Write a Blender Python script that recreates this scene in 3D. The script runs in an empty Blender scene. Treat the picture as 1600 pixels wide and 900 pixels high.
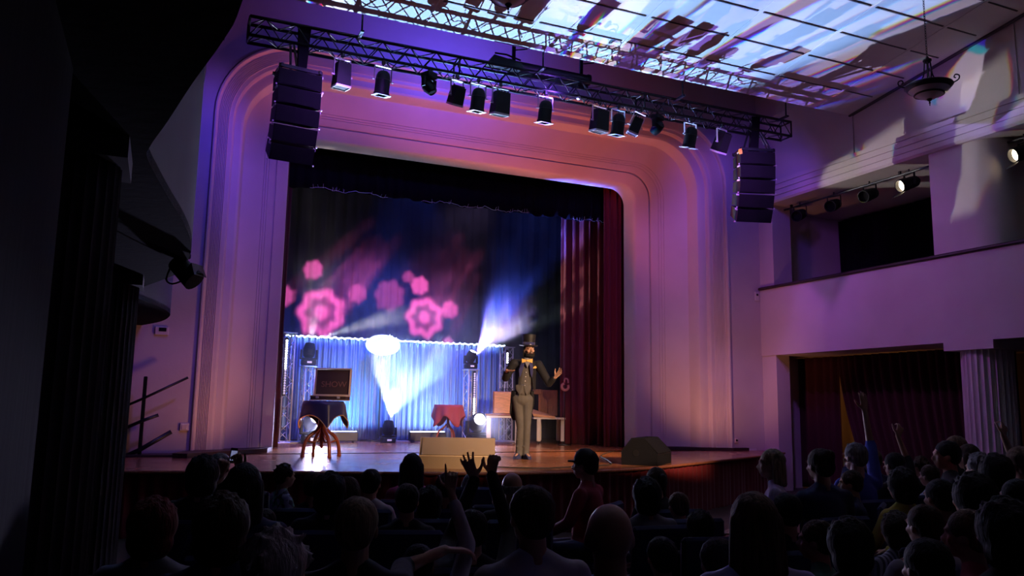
import bpy, bmesh, math, random
from mathutils import Vector, Matrix, Euler
import numpy as np
PI = math.pi
R = math.radians
random.seed(7)
SC = bpy.context.scene
COL = SC.collection

# ------------------------------------------------------------------ camera
CAM = Vector((0.0, 0.0, 1.85))
FOC, PITCH, ROLL, YAW = 1259.5, R(8.306), R(.967), R(23.36)
_F = Vector((math.sin(YAW)*math.cos(PITCH), math.cos(YAW)*math.cos(PITCH), math.sin(PITCH)))
_R0 = Vector((math.cos(YAW), -math.sin(YAW), 0)); _U0 = _R0.cross(_F)
_R = _R0*math.cos(ROLL)+_U0*math.sin(ROLL); _U = _U0*math.cos(ROLL)-_R0*math.sin(ROLL)
cd = bpy.data.cameras.new('camera'); cam = bpy.data.objects.new('camera', cd); COL.objects.link(cam)
cd.sensor_width = 36; cd.lens = FOC/1600*36; cd.clip_start = .05; cd.clip_end = 100
cam.matrix_world = Matrix.Translation(CAM) @ Matrix((_R, _U, -_F)).transposed().to_4x4()
SC.camera = cam

def ray(x, y):
    return (_F*FOC+_R*(x-800)-_U*(y-450)).normalized()
def at(x, y, axis, v):
    d = ray(x, y); return CAM+d*((v-CAM[axis])/d[axis])

# ------------------------------------------------------------------ colour management, world
SC.view_settings.view_transform = 'Standard'; SC.view_settings.look = 'None'
SC.view_settings.exposure = 0.0; SC.view_settings.gamma = 1.0; SC.view_settings.use_curve_mapping = False
W = bpy.data.worlds.new('world'); SC.world = W; W.use_nodes = True
W.node_tree.nodes['Background'].inputs[0].default_value = (.02, .015, .045, 1)
W.node_tree.nodes['Background'].inputs[1].default_value = .006
cy = SC.cycles
cy.use_denoising = True; cy.max_bounces = 6; cy.diffuse_bounces = 3; cy.glossy_bounces = 3
cy.transparent_max_bounces = 8; cy.volume_bounces = 0; cy.volume_step_rate = 1.2; cy.volume_preview_step_rate = 1.2
cy.volume_max_steps = 64
cy.sample_clamp_indirect = 4; cy.caustics_reflective = False; cy.caustics_refractive = False

# ------------------------------------------------------------------ lights
class NT:
    """small wrapper to write node trees"""
    def __init__(s, nt): s.nt = nt
    def n(s, t, **k):
        o = s.nt.nodes.new(t)
        for a, b in k.items(): setattr(o, a, b)
        return o
    def set(s, sock, v):
        if isinstance(v, (int, float, tuple)): sock.default_value = v
        else: s.nt.links.new(v, sock)
    def m(s, op, a, b=0., c=None):
        o = s.n('ShaderNodeMath', operation=op); s.set(o.inputs[0], a); s.set(o.inputs[1], b)
        if c is not None: s.set(o.inputs[2], c)
        return o.outputs[0]
    def vm(s, op, a, b=(0., 0., 0.)):
        o = s.n('ShaderNodeVectorMath', operation=op); s.set(o.inputs[0], a); s.set(o.inputs[1], b)
        return o.outputs[0]
    def ss(s, x, a, b):   # smooth ramp 0..1
        o = s.n('ShaderNodeMapRange', interpolation_type='SMOOTHSTEP'); s.set(o.inputs[0], x)
        o.inputs[1].default_value = a; o.inputs[2].default_value = b; return o.outputs[0]
    def mix(s, f, a, b, mode='MIX'):
        o = s.n('ShaderNodeMix', data_type='RGBA', blend_type=mode); s.set(o.inputs[0], f); s.set(o.inputs[6], a); s.set(o.inputs[7], b)
        return o.outputs[2]
    def xyz(s, x, y, z):
        o = s.n('ShaderNodeCombineXYZ'); s.set(o.inputs[0], x); s.set(o.inputs[1], y); s.set(o.inputs[2], z); return o.outputs[0]
    def noise(s, v, scale, detail=2., rough=.5):
        o = s.n('ShaderNodeTexNoise'); s.set(o.inputs['Vector'], v); o.inputs['Scale'].default_value = scale
        o.inputs['Detail'].default_value = detail; o.inputs['Roughness'].default_value = rough; return o.outputs[0]
    def vor(s, v, scale, rnd=1.):
        o = s.n('ShaderNodeTexVoronoi'); s.set(o.inputs['Vector'], v); o.inputs['Scale'].default_value = scale
        o.inputs['Randomness'].default_value = rnd; return o

def lamp(name, kind, loc, target, color, power, size=.05, cone=40, blend=.3, gobo=None, spread=None):
    d = bpy.data.lights.new(name, kind); o = bpy.data.objects.new(name, d); COL.objects.link(o)
    o.location = loc; d.energy = power; d.color = color
    if target is not None:
        o.rotation_euler = (Vector(target)-Vector(loc)).to_track_quat('-Z', 'Y').to_euler()
    if kind == 'SPOT': d.spot_size = R(cone); d.spot_blend = blend; d.shadow_soft_size = size
    elif kind == 'POINT': d.shadow_soft_size = size
    elif kind == 'AREA':
        d.shape = 'RECTANGLE'; d.size, d.size_y = size
        if spread: d.spread = R(spread)
    if gobo:
        d.use_nodes = True; nt = NT(d.node_tree); em = d.node_tree.nodes['Emission']
        tc = nt.n('ShaderNodeTexCoord').outputs['Normal']
        sp = nt.n('ShaderNodeSeparateXYZ'); nt.nt.links.new(tc, sp.inputs[0])
        z = nt.m('MULTIPLY', sp.outputs[2], -1.); u = nt.m('DIVIDE', sp.outputs[0], z); v = nt.m('DIVIDE', sp.outputs[1], z)
        nt.nt.links.new(gobo(nt, u, v), em.inputs[0])
    return o

def gobo_glass(seed, scale, fringe, pale, deep, cut=.5, vlo=-9., vhi=9.):
    """coloured glass gobo: torn blobs, thresholded apart in red, green and blue so edges fringe like a prism"""
    def g(nt, u, v):
        chans = []
        for k in (-1, 0, 1):
            s = 1.+fringe*k
            p = nt.xyz(nt.m('MULTIPLY', u, s*1.8), nt.m('MULTIPLY', v, s*.5), float(seed))
            w = nt.noise(p, scale*.8, 1.)
            p2 = nt.xyz(nt.m('ADD', nt.m('MULTIPLY', u, s*2.6), nt.m('MULTIPLY', w, .22)), nt.m('ADD', nt.m('MULTIPLY', v, s*.45), nt.m('MULTIPLY', w, -.3)), seed+3.1)
            f = nt.noise(p2, scale*1.5, 2.5, .55)
            chans.append(nt.ss(f, cut-.012, cut+.012))
        col = nt.n('ShaderNodeCombineColor')
        for i in range(3): nt.set(col.inputs[i], chans[i])
        q = nt.noise(nt.xyz(u, v, seed+9.), scale*.55, 1.)
        tint = nt.mix(nt.ss(q, .42, .58), pale, deep)
        lit = nt.mix(1., tint, col.outputs[0], 'MULTIPLY')
        lit = nt.mix(1., lit, (.06, .022, .13, 1), 'ADD')
        k = nt.m('MULTIPLY', nt.ss(v, vlo, vlo+.02), nt.ss(v, vhi+.02, vhi))
        return nt.mix(k, (0, 0, 0, 1), lit)
    return g

def gobo_rosette(cells, soft=.02):
    """rings and dots of coloured light; cells = (u, v, outer radius, inner radius of the ring)"""
    def g(nt, u, v):
        tot = 0.
        for (cu, cv, ro, ri, k) in cells:
            du = nt.m('SUBTRACT', u, cu); dv = nt.m('SUBTRACT', v, cv)
            r = nt.m('SQRT', nt.m('ADD', nt.m('MULTIPLY', du, du), nt.m('MULTIPLY', dv, dv)))
            a = nt.m('ARCTAN2', dv, du)
            lob = nt.m('MULTIPLY', nt.m('COSINE', nt.m('MULTIPLY', a, 7.)), ro*.08)
            rr = nt.m('ADD', r, lob)
            m = nt.m('SUBTRACT', 1., nt.ss(rr, ro*.82, ro*1.08))
            if ri > 0:
                hole = nt.m('MULTIPLY', nt.ss(r, ri*.35, ri*.6), nt.m('SUBTRACT', 1., nt.ss(rr, ri*.8, ri*1.15)))
                m = nt.m('MULTIPLY', m, nt.m('SUBTRACT', 1., nt.m('MULTIPLY', hole, .75)))
            tot = nt.m('ADD', tot, nt.m('MULTIPLY', m, k))
        return nt.mix(tot, (0, 0, 0, 1), (1, 1, 1, 1))
    return g

def gobo_shutter(lo, hi):
    def g(nt, u, v):
        k = nt.m('MULTIPLY', nt.ss(v, lo, lo+.02), nt.ss(v, hi+.06, hi)); return nt.mix(k, (0, 0, 0, 1), (1, 1, 1, 1))
    return g

def gobo_breakup(seed, scale, lo=.0):
    def g(nt, u, v):
        f = nt.noise(nt.xyz(u, v, float(seed)), scale, 2.)
        k = nt.m('ADD', lo, nt.ss(f, .45, .6)); return nt.mix(k, (0, 0, 0, 1), (1, 1, 1, 1))
    return g

# stage floods and washes: some at lamps of the hall, others unseen sources
VIOLET, BLUE, WARM, COOL = (.42, .2, 1.), (.16, .12, 1.), (1., .42, .16), (.75, .85, 1.)
LIGHTS_AT = dict(left_head=(3.02, 17.75, 2.98), floor_head=(4.8, 17.6, 1.5), right_head=(6.84, 17.75, 2.98), low_left=(3.2, 17.3, 1.5), low_right=(6.94, 17.35, 1.52))
def shutter(loc, target, pts):
    """v coordinate, in the beam's own frame, of points in the hall: where a framing shutter cuts the beam"""
    q = (Vector(target)-Vector(loc)).to_track_quat('-Z', 'Y').inverted(); out = []
    for p in pts:
        d = q @ (Vector(p)-Vector(loc)); out.append(d.y/-d.z)
    return out
def beam(name, loc, target, col, power, cone, seed, scale, fringe, pale, deep, cut, low, high):
    lo, hi = shutter(loc, target, (low, high)); print(name, lo, hi)
    lamp(name, 'SPOT', loc, target, col, power, .012, cone, .2, gobo_glass(seed, scale, fringe, pale, deep, cut, lo, hi))
def set_lights():
    # beams thrown out of the stage on the hall ceiling through the hung fixtures
    beam('beam_ceiling_white', (4.7, 17.5, 1.56), (4.9, 9.4, 7.7), (.74, .86, 1), 13500, 55, 2, 4.2, .010, (1, .98, 1, 1), (.34, .62, 1, 1), .40, (11.9, 9, 6.9), (5.2, 12.6, 7.5))
    beam('beam_ceiling_violet', (6.68, 17.5, 3.0), (8.2, 9.3, 7.6), (.85, .8, 1), 5000, 44, 8, 6, .02, (1, .97, .9, 1), (.36, .22, 1, 1), .47, (11.9, 9, 5.9), (6.8, 12.6, 7.5))
    beam('beam_side_pale', (3.02, 17.6, 3.2), (12., 8.9, 6.0), (1, .97, .9), 2300, 24, 5, 6, .03, (1, .98, .9, 1), (.85, .9, .8, 1), .49, (11.9, 9, 4.95), (11.9, 10, 6.9))
    # violet and blue wash on the proscenium from the hall side
    lamp('wash_violet_left', 'SPOT', (2.45, 10.2, 6.5), (.9, 13.9, 4.6), (.37, .12, 1.), 200, .2, 105, .9)
    lamp('wash_violet_right', 'SPOT', (8.75, 10.2, 6.5), (10.6, 13.9, 4.6), (.42, .13, 1.), 215, .2, 100, .9)
    lamp('wash_blue_left', 'SPOT', (1.2, 11.9, 7.0), (-.1, 13.9, 4.6), (.10, .05, 1.), 120, .2, 120, .9)
    lamp('wash_blue_top', 'SPOT', (4.6, 12.1, 7.6), (4.4, 13.9, 8.5), (.10, .07, 1.), 230, .1, 155, .9)
    lamp('wash_violet_top', 'SPOT', (5.6, 11.2, 6.9), (5.6, 13.9, 7.9), (.3, .1, 1.), 60, .1, 150, .9)
    lamp('wash_blue_right', 'SPOT', (10.2, 11.9, 7.0), (11.6, 13.9, 6.0), (.12, .05, 1.), 50, .2, 120, .9)
    lamp('wash_fascia', 'SPOT', (7.7, 11.4, 6.2), (11.9, 11.0, 3.5), (.62, .13, 1.), 190, .1, 95, .9)
    # warm light from unseen sources low on the stage, the balcony lamps and the control booth behind
    lo, hi = shutter((5.9, 12.9, 1.1), (5.7, 14.3, 7.2), ((5.6, 15.0, 6.45), (5.6, 13.55, 8.3)))
    lamp('wash_warm_low', 'SPOT', (5.9, 12.9, 1.1), (5.7, 14.3, 7.2), (1., .17, .07), 900, .3, 125, .8, gobo_shutter(lo, hi))  # unseen uplight added behind the performer for the portal's top
    lamp('wash_warm_right', 'SPOT', (9.0, 12.5, 1.1), (11.0, 14.0, 2.9), (1., .38, .2), 110, .1, 82, .9)
    lamp('wash_warm_left', 'SPOT', (2.3, 12.5, 1.1), (.2, 14.0, 2.8), (1., .36, .2), 75, .1, 82, .9)
    lamp('balcony_spot_warm', 'SPOT', (11.93, 10.3, 5.86), (6.6, 13.6, 1.0), (1., .5, .22), 2600, .06, 21, .9)
    lo, hi = shutter((7.5, -2.4, 5.6), (5.6, 12.6, 1.2), ((6.0, 10.0, 1.1), (5.6, 17, 4.5)))
    lamp('booth_follow_spot', 'SPOT', (7.5, -2.4, 5.6), (5.6, 12.6, 1.2), (1., .62, .36), 15500, .08, 25, .9, gobo_shutter(lo-.01, hi))
set_lights()

# ------------------------------------------------------------------ materials
def mat(name, color, rough=.6, metal=0., bump=None, noise=None, emit=None, power=1., spec=.5, sheen=0., coat=0., trans=0.):
    m = bpy.data.materials.new(name); m.use_nodes = True; nt = NT(m.node_tree); b = m.node_tree.nodes['Principled BSDF']
    b.inputs['Base Color'].default_value = (*color, 1); b.inputs['Roughness'].default_value = rough; b.inputs['Metallic'].default_value = metal
    b.inputs['Specular IOR Level'].default_value = spec
    if sheen: b.inputs['Sheen Weight'].default_value = sheen
    if coat: b.inputs['Coat Weight'].default_value = coat; b.inputs['Coat Roughness'].default_value = .15
    if trans: b.inputs['Transmission Weight'].default_value = trans
    if emit: b.inputs['Emission Color'].default_value = (*emit, 1); b.inputs['Emission Strength'].default_value = power
    co = nt.n('ShaderNodeTexCoord').outputs['Object']
    if noise:       # (scale, amount, stretch)
        mp = nt.vm('MULTIPLY', co, noise[2] if len(noise) > 2 else (1., 1., 1.))
        f = nt.noise(mp, noise[0], 4.)
        c2 = tuple(max(0., c*(1-noise[1])) for c in color); c3 = tuple(min(1., c*(1+noise[1])) for c in color)
        nt.nt.links.new(nt.mix(nt.ss(f, .3, .7), (*c2, 1), (*c3, 1)), b.inputs['Base Color'])
    if bump:        # (scale, strength, stretch)
        mp = nt.vm('MULTIPLY', co, bump[2] if len(bump) > 2 else (1., 1., 1.))
        bp = nt.n('ShaderNodeBump'); bp.inputs['Strength'].default_value = bump[1]; bp.inputs['Distance'].default_value = .01
        nt.nt.links.new(nt.noise(mp, bump[0], 3.), bp.inputs['Height']); nt.nt.links.new(bp.outputs[0], b.inputs['Normal'])
    return m

M = {}
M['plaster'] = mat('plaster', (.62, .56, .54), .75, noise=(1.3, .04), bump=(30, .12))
M['plaster_dark'] = mat('plaster_dark', (.10, .085, .105), .85, noise=(1.3, .08))  # darker plaster: shade and weaker bounce light put into the colour
M['ceiling'] = mat('ceiling', (.72, .7, .7), .8, noise=(2, .03))
M['joint'] = mat('joint', (.10, .09, .10), .8)
M['fillet'] = mat('fillet', (.8, .8, .8), .6)
M['dark_wood'] = mat('dark_wood', (.035, .018, .02), .5, noise=(6, .3, (1, 1, 8)))
M['black_metal'] = mat('black_metal', (.012, .012, .016), .38, .3)
M['truss_metal'] = mat('truss_metal', (.008, .008, .014), .4, .4)
M['alu'] = mat('alu', (.7, .68, .74), .35, .45)
M['black_plastic'] = mat('black_plastic', (.007, .007, .009), .55, spec=.2, bump=(60, .1))
M['bright_edge'] = mat('bright_edge', (.7, .7, .75), .4, .4)
M['grille'] = mat('grille', (.006, .006, .008), .8, 0., spec=.1, bump=(220, .6))
M['black_cloth'] = mat('black_cloth', (.006, .005, .008), .95, spec=.05, bump=(14, .3, (1, 1, .1)))  # curtain cloth; also carries the shade of the near left pillar and walls
M['backdrop_cloth'] = mat('backdrop_cloth', (.032, .030, .045), .95, spec=.1, bump=(10, .25, (1, 1, .08)))
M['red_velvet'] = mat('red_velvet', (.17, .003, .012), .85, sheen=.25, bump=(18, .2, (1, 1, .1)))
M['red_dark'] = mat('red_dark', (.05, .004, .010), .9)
M['shimmer'] = mat('shimmer', (.2, .33, .75), .38, .3, bump=(60, .5, (1, 1, .02)), noise=(30, .35, (1, 1, .03)))
M['white_paint'] = mat('white_paint', (.75, .7, .64), .5)
M['lens_warm'] = mat('lens_warm', (.9, .8, .6), .3, emit=(1, .78, .5), power=14)
M['lens_white'] = mat('lens_white', (.9, .9, 1), .3, emit=(.86, .88, 1), power=9)
M['lens_blue'] = mat('lens_blue', (.8, .85, 1), .3, emit=(.7, .78, 1), power=10)
M['phone_screen'] = mat('phone_screen', (.6, .65, 1), .3, emit=(.5, .55, 1), power=.25)
M['led'] = mat('led', (.9, .8, 1), .3, emit=(.9, .84, 1), power=9)
M['led_dim'] = mat('led_dim', (.7, .6, .8), .3, emit=(.75, .65, .9), power=.5)
M['led_cyan'] = mat('led_cyan', (.7, .9, 1), .3, emit=(.65, .85, 1), power=7)
M['sign_glow'] = mat('sign_glow', (.85, .95, 1), .3, emit=(.78, .92, 1), power=2.6)
M['sign_face'] = mat('sign_face', (.5, .62, .9), .4, emit=(.45, .6, 1), power=.8)
M['amber_glass'] = mat('amber_glass', (.9, .45, .1), .3, emit=(.75, .27, .05), power=.5)
M['glass_bowl'] = mat('glass_bowl', (.8, .77, .85), .25, coat=.5)
M['iron'] = mat('iron', (.03, .026, .032), .45, .6)
M['bentwood'] = mat('bentwood', (.28, .055, .018), .3, noise=(8, .35, (1, 1, .3)), coat=.6)
M['navy_satin'] = mat('navy_satin', (.03, .03, .11), .28, sheen=.3)
M['gold_trim'] = mat('gold_trim', (.75, .5, .2), .4, .5)
M['case_lining'] = mat('case_lining', (.055, .03, .03), .85)
M['case_letters'] = mat('case_letters', (.22, .10, .08), .8)
M['case_alu'] = mat('case_alu', (.8, .62, .42), .4, .1)
M['pale_wood'] = mat('pale_wood', (.72, .38, .2), .5, noise=(7, .15, (1, 1, 5)))
M['brown_wood'] = mat('brown_wood', (.3, .1, .05), .5, noise=(7, .2, (5, 1, 1)))
M['monitor_box'] = mat('monitor_box', (.30, .22, .14), .6, bump=(90, .2))
M['monitor_black'] = mat('monitor_black', (.008, .008, .011), .9, spec=.04)
M['pink_cloth'] = mat('pink_cloth', (.32, .05, .07), .8, bump=(10, .2))
M['pink_foam'] = mat('pink_foam', (.6, .26, .26), .8)
M['hall_floor'] = mat('hall_floor', (.05, .035, .03), .5, noise=(3, .2))
M['rubber'] = mat('rubber', (.01, .01, .01), .7)
M['yellow'] = mat('yellow', (.8, .55, .03), .5)

def stage_wood():
    m = bpy.data.materials.new('stage_wood'); m.use_nodes = True; nt = NT(m.node_tree); b = m.node_tree.nodes['Principled BSDF']
    co = nt.n('ShaderNodeTexCoord').outputs['Object']
    br = nt.n('ShaderNodeTexBrick'); nt.nt.links.new(co, br.inputs['Vector'])
    br.inputs['Scale'].default_value = 1.; br.inputs['Brick Width'].default_value = 2.6; br.inputs['Row Height'].default_value = .13
    br.inputs['Mortar Size'].default_value = .003; br.inputs['Color1'].default_value = (.40, .155, .055, 1); br.inputs['Color2'].default_value = (.5, .2, .075, 1)
    br.inputs['Mortar'].default_value = (.06, .02, .01, 1); br.inputs['Bias'].default_value = 0
    g = nt.noise(nt.vm('MULTIPLY', co, (.6, 9., 1.)), 3., 5.)
    c = nt.mix(nt.ss(g, .3, .75), br.outputs[0], (.2, .06, .02, 1)); 
    w = nt.noise(co, 1.1, 4.)
    nt.nt.links.new(nt.mix(nt.m('MULTIPLY', nt.ss(w, .45, .7), .45), c, (.46, .22, .1, 1)), b.inputs['Base Color'])
    nt.nt.links.new(nt.m('ADD', .14, nt.m('MULTIPLY', nt.noise(co, 2.2, 4.), .2)), b.inputs['Roughness'])
    b.inputs['Specular IOR Level'].default_value = .6
    bp = nt.n('ShaderNodeBump'); bp.inputs['Strength'].default_value = .08; bp.inputs['Distance'].default_value = .02
    nt.nt.links.new(nt.noise(co, 5., 3.), bp.inputs['Height']); nt.nt.links.new(bp.outputs[0], b.inputs['Normal'])
    return m
M['stage_wood'] = stage_wood()

# ------------------------------------------------------------------ mesh builder
class MB:
    def __init__(s): s.v = []; s.f = []
    def add(s, vs, fs, mtx=None):
        k = len(s.v)
        s.v += [tuple(mtx @ Vector(p)) if mtx else tuple(p) for p in vs]; s.f += [tuple(i+k for i in f) for f in fs]; return s
    def box(s, c, d, mtx=None):
        x, y, z = c; a, b, e = d[0]/2, d[1]/2, d[2]/2
        vs = [(x+i*a, y+j*b, z+k*e) for k in (-1, 1) for j in (-1, 1) for i in (-1, 1)]
        return s.add(vs, [(0, 2, 3, 1), (4, 5, 7, 6), (0, 1, 5, 4), (2, 6, 7, 3), (0, 4, 6, 2), (1, 3, 7, 5)], mtx)
    def bb(s, a, b, mtx=None):
        return s.box([(a[i]+b[i])/2 for i in range(3)], [abs(b[i]-a[i]) for i in range(3)], mtx)
    def cbox(s, c, d, r=.01, mtx=None):     # box with chamfered vertical and horizontal edges
        x, y, z = d[0]/2, d[1]/2, d[2]/2; r = min(r, x*.9, y*.9, z*.9); vs = []
        for k in (-1, 1):
            for j in (-1, 1):
                for i in (-1, 1):
                    vs += [(c[0]+i*(x-r), c[1]+j*(y-r), c[2]+k*z), (c[0]+i*(x-r), c[1]+j*y, c[2]+k*(z-r)), (c[0]+i*x, c[1]+j*(y-r), c[2]+k*(z-r))]
        bm = bmesh.new(); [bm.verts.new(p) for p in vs]; bmesh.ops.convex_hull(bm, input=bm.verts)
        bm.verts.index_update(); a = [v.co[:] for v in bm.verts]; f = [tuple(v.index for v in q.verts) for q in bm.faces]; bm.free()
        return s.add(a, f, mtx)
    def hull(s, pts, mtx=None):
        bm = bmesh.new(); [bm.verts.new(p) for p in pts]; r = bmesh.ops.convex_hull(bm, input=bm.verts)
        bmesh.ops.delete(bm, geom=[g for g in r['geom_interior'] if isinstance(g, bmesh.types.BMVert)], context='VERTS')
        bm.verts.index_update(); a = [v.co[:] for v in bm.verts]; f = [tuple(v.index for v in q.verts) for q in bm.faces]; bm.free()
        return s.add(a, f, mtx)
    def prism(s, poly, h0, h1, axis=2, mtx=None):    # polygon extruded along an axis
        def P(p, h): return ((h, p[0], p[1]), (p[0], h, p[1]), (p[0], p[1], h))[axis]
        n = len(poly); vs = [P(p, h0) for p in poly]+[P(p, h1) for p in poly]
        fs = [tuple(range(n))[::-1], tuple(range(n, 2*n))]+[(i, (i+1) % n, n+(i+1) % n, n+i) for i in range(n)]
        return s.add(vs, fs, mtx)
    def path(s, pts, r, n=8, caps=True, mtx=None):
        pts = [Vector(p) for p in pts]; rr = r if isinstance(r, (list, tuple)) else [r]*len(pts)
        k = len(pts); vs = []; prev = None
        for i, p in enumerate(pts):
            t = (pts[min(i+1, k-1)]-pts[max(i-1, 0)]).normalized()
            if prev is None: a = t.orthogonal().normalized()
            else: a = (prev-t*prev.dot(t)); a = a.normalized() if a.length > 1e-6 else t.orthogonal().normalized()
            prev = a; b = t.cross(a)
            for j in range(n):
                w = 2*PI*j/n; vs.append(p+(a*math.cos(w)+b*math.sin(w))*rr[i])
        fs = [(i*n+j, i*n+(j+1) % n, (i+1)*n+(j+1) % n, (i+1)*n+j) for i in range(k-1) for j in range(n)]
        if caps: fs += [tuple(range(n))[::-1], tuple((k-1)*n+j for j in range(n))]
        return s.add(vs, fs, mtx)
    def cyl(s, a, b, r, r2=None, n=16, mtx=None): return s.path([a, b], [r, r if r2 is None else r2], n, True, mtx)
    def cap(s, a, b, r, r2=None, n=12):     # tapered capsule, closed
        r2 = r if r2 is None else r2; a = Vector(a); b = Vector(b); d = b-a; L = max(d.length, 1e-5); d = d/L
        P, Q = [], []
        for k in range(4):
            w = PI/2*(1-k/4); P.append(a-d*r*math.sin(w)); Q.append(max(r*math.cos(w), r*.05))
        P.append(a); Q.append(r); P.append(b); Q.append(r2)
        for k in range(1, 5):
            w = PI/2*k/4; P.append(b+d*r2*math.sin(w)); Q.append(max(r2*math.cos(w), r2*.05))
        return s.path(P, Q, n)
    def ell(s, c, r, rot=None, nu=16, nv=10):
        vs = []; fs = []
        m = Matrix.Translation(c) @ (Euler(rot).to_matrix().to_4x4() if rot else Matrix.Identity(4))
        for i in range(1, nv):
            a = PI*i/nv
            for j in range(nu):
                b = 2*PI*j/nu; vs.append((r[0]*math.sin(a)*math.cos(b), r[1]*math.sin(a)*math.sin(b), r[2]*math.cos(a)))
        vs += [(0, 0, r[2]), (0, 0, -r[2])]; T = len(vs)-2
        for i in range(nv-2):
            for j in range(nu): fs.append((i*nu+j, (i+1)*nu+j, (i+1)*nu+(j+1) % nu, i*nu+(j+1) % nu))
        for j in range(nu): fs.append((T, j, (j+1) % nu)); fs.append((T+1, (nv-2)*nu+(j+1) % nu, (nv-2)*nu+j))
        return s.add(vs, fs, m)
    def lathe(s, prof, n=24, mtx=None, a0=0., a1=2*PI):     # prof = (r, z)
        full = abs(a1-a0-2*PI) < 1e-6; c = n if full else n+1; vs = []
        for r, z in prof:
            for j in range(c):
                w = a0+(a1-a0)*j/n; vs.append((r*math.cos(w), r*math.sin(w), z))
        fs = [(i*c+j, i*c+(j+1) % c, (i+1)*c+(j+1) % c, (i+1)*c+j) for i in range(len(prof)-1) for j in range(n)]
        return s.add(vs, fs, mtx)
    def grid(s, fn, nu, nv, mtx=None):
        vs = [fn(i/nu, j/nv) for j in range(nv+1) for i in range(nu+1)]
        fs = [(j*(nu+1)+i, j*(nu+1)+i+1, (j+1)*(nu+1)+i+1, (j+1)*(nu+1)+i) for j in range(nv) for i in range(nu)]
        return s.add(vs, fs, mtx)
    def mesh(s, name, material=None, smooth=False):
        me = bpy.data.meshes.new(name); me.from_pydata(s.v, [], s.f)
        bm = bmesh.new(); bm.from_mesh(me); bmesh.ops.recalc_face_normals(bm, faces=bm.faces); bm.to_mesh(me); bm.free()
        if smooth: me.shade_smooth()
        if material: me.materials.append(material)
        me.update(); return me
    def build(s, name, material, parent=None, smooth=False, auto=None, **k):
        o = bpy.data.objects.new(name, s.mesh(name, M[material] if isinstance(material, str) else material, smooth or bool(auto)))
        COL.objects.link(o)
        if auto: o.data.set_sharp_from_angle(angle=R(auto))
        if parent: o.parent = parent
        for a, b in k.items(): o[a] = b
        return o
def thing(name, label, cat, loc=(0, 0, 0), rot=(0, 0, 0), group=None, scale=1.):
    o = bpy.data.objects.new(name, None); COL.objects.link(o); o.location = loc; o.rotation_euler = rot; o.scale = (scale,)*3
    o.empty_display_size = .1; return tag(o, label, cat, group)
def tag(o, label, cat, group=None):
    o['label'] = label; o['category'] = cat
    if group: o['group'] = group
    return o
def struct(mb, name, material, **k):
    o = mb.build(name, material, **k); o['kind'] = 'structure'; return o
def copy_tree(root, label=None, **k):
    r = root.copy(); COL.objects.link(r)
    for c in root.children:
        q = c.copy(); COL.objects.link(q); q.parent = r
        for g in c.children: w = g.copy(); COL.objects.link(w); w.parent = q
    if label: r['label'] = label
    return r
def thick(o, t, off=0.):
    m = o.modifiers.new('solid', 'SOLIDIFY'); m.thickness = t; m.offset = off; return o

# ------------------------------------------------------------------ the setting
FZ, SZ = .2, 1.0                  # hall floor, stage floor
YP = 13.85                        # plane of the proscenium wall
XL, XR = -.62, 11.9
struct(MB().bb((-4, -3, FZ-.2), (16, 14, FZ)), 'floor', 'hall_floor')
EDGE = [(-.6, 10.95), (.1, 10.85), (1.5, 10.5), (3.4, 9.95), (4.3, 9.78), (5.2, 9.78), (6.5, 10.16), (8.0, 10.95), (10.4, 12.3), (11.88, 13.25)]
def smooth_poly(P, k=6):
    out = []
    for i in range(len(P)-1):
        a, b, c, d = Vector(P[max(i-1, 0)]), Vector(P[i]), Vector(P[i+1]), Vector(P[min(i+2, len(P)-1)])
        for j in range(k):
            t = j/k; out.append(.5*((2*b)+(c-a)*t+(2*a-5*b+4*c-d)*t*t+(3*b-a-3*c+d)*t**3))
    out.append(Vector(P[-1])); return out
EP = smooth_poly([(x, y) for x, y in EDGE])
poly = [(p.x, p.y) for p in EP]+[(11.88, 14.1), (9.6, 14.1), (9.6, 20), (1.2, 20), (1.2, 14.1), (-.6, 14.1)]
struct(MB().prism(poly, SZ-.04, SZ), 'floor_stage', 'stage_wood')
def nosing():
    m = MB(); m.path([(p.x, p.y-.01, SZ-.02) for p in EP], .022, 8); return m
struct(nosing(), 'trim_1', 'brown_wood', smooth=True)
# pleated dark red skirt under the lip
def skirt():
    m = MB(); pts = []; 
    for i in range(len(EP)-1):
        for j in range(10):
            t = j/10; p = EP[i].lerp(EP[i+1], t); pts.append(p)
    n = len(pts); L = 0; vs = []
    for i, p in enumerate(pts):
        tg = (pts[min(i+1, n-1)]-pts[max(i-1, 0)]).normalized(); nn = Vector((-tg.y, tg.x))
        if i: L += (p-pts[i-1]).length
        q = p+nn*(.06+.028*math.sin(L*2*PI/.17)+.012*math.sin(L*9.1))
        vs.append(q)
    return m.add([(q.x, q.y, z) for z in (FZ, SZ-.035) for q in vs], [(i, i+1, n+i+1, n+i) for i in range(n-1)])
tag(skirt().build('stage_skirt', 'red_velvet', smooth=True), 'dark red pleated cloth skirt hanging below the curved stage lip', 'stage skirt')

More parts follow.
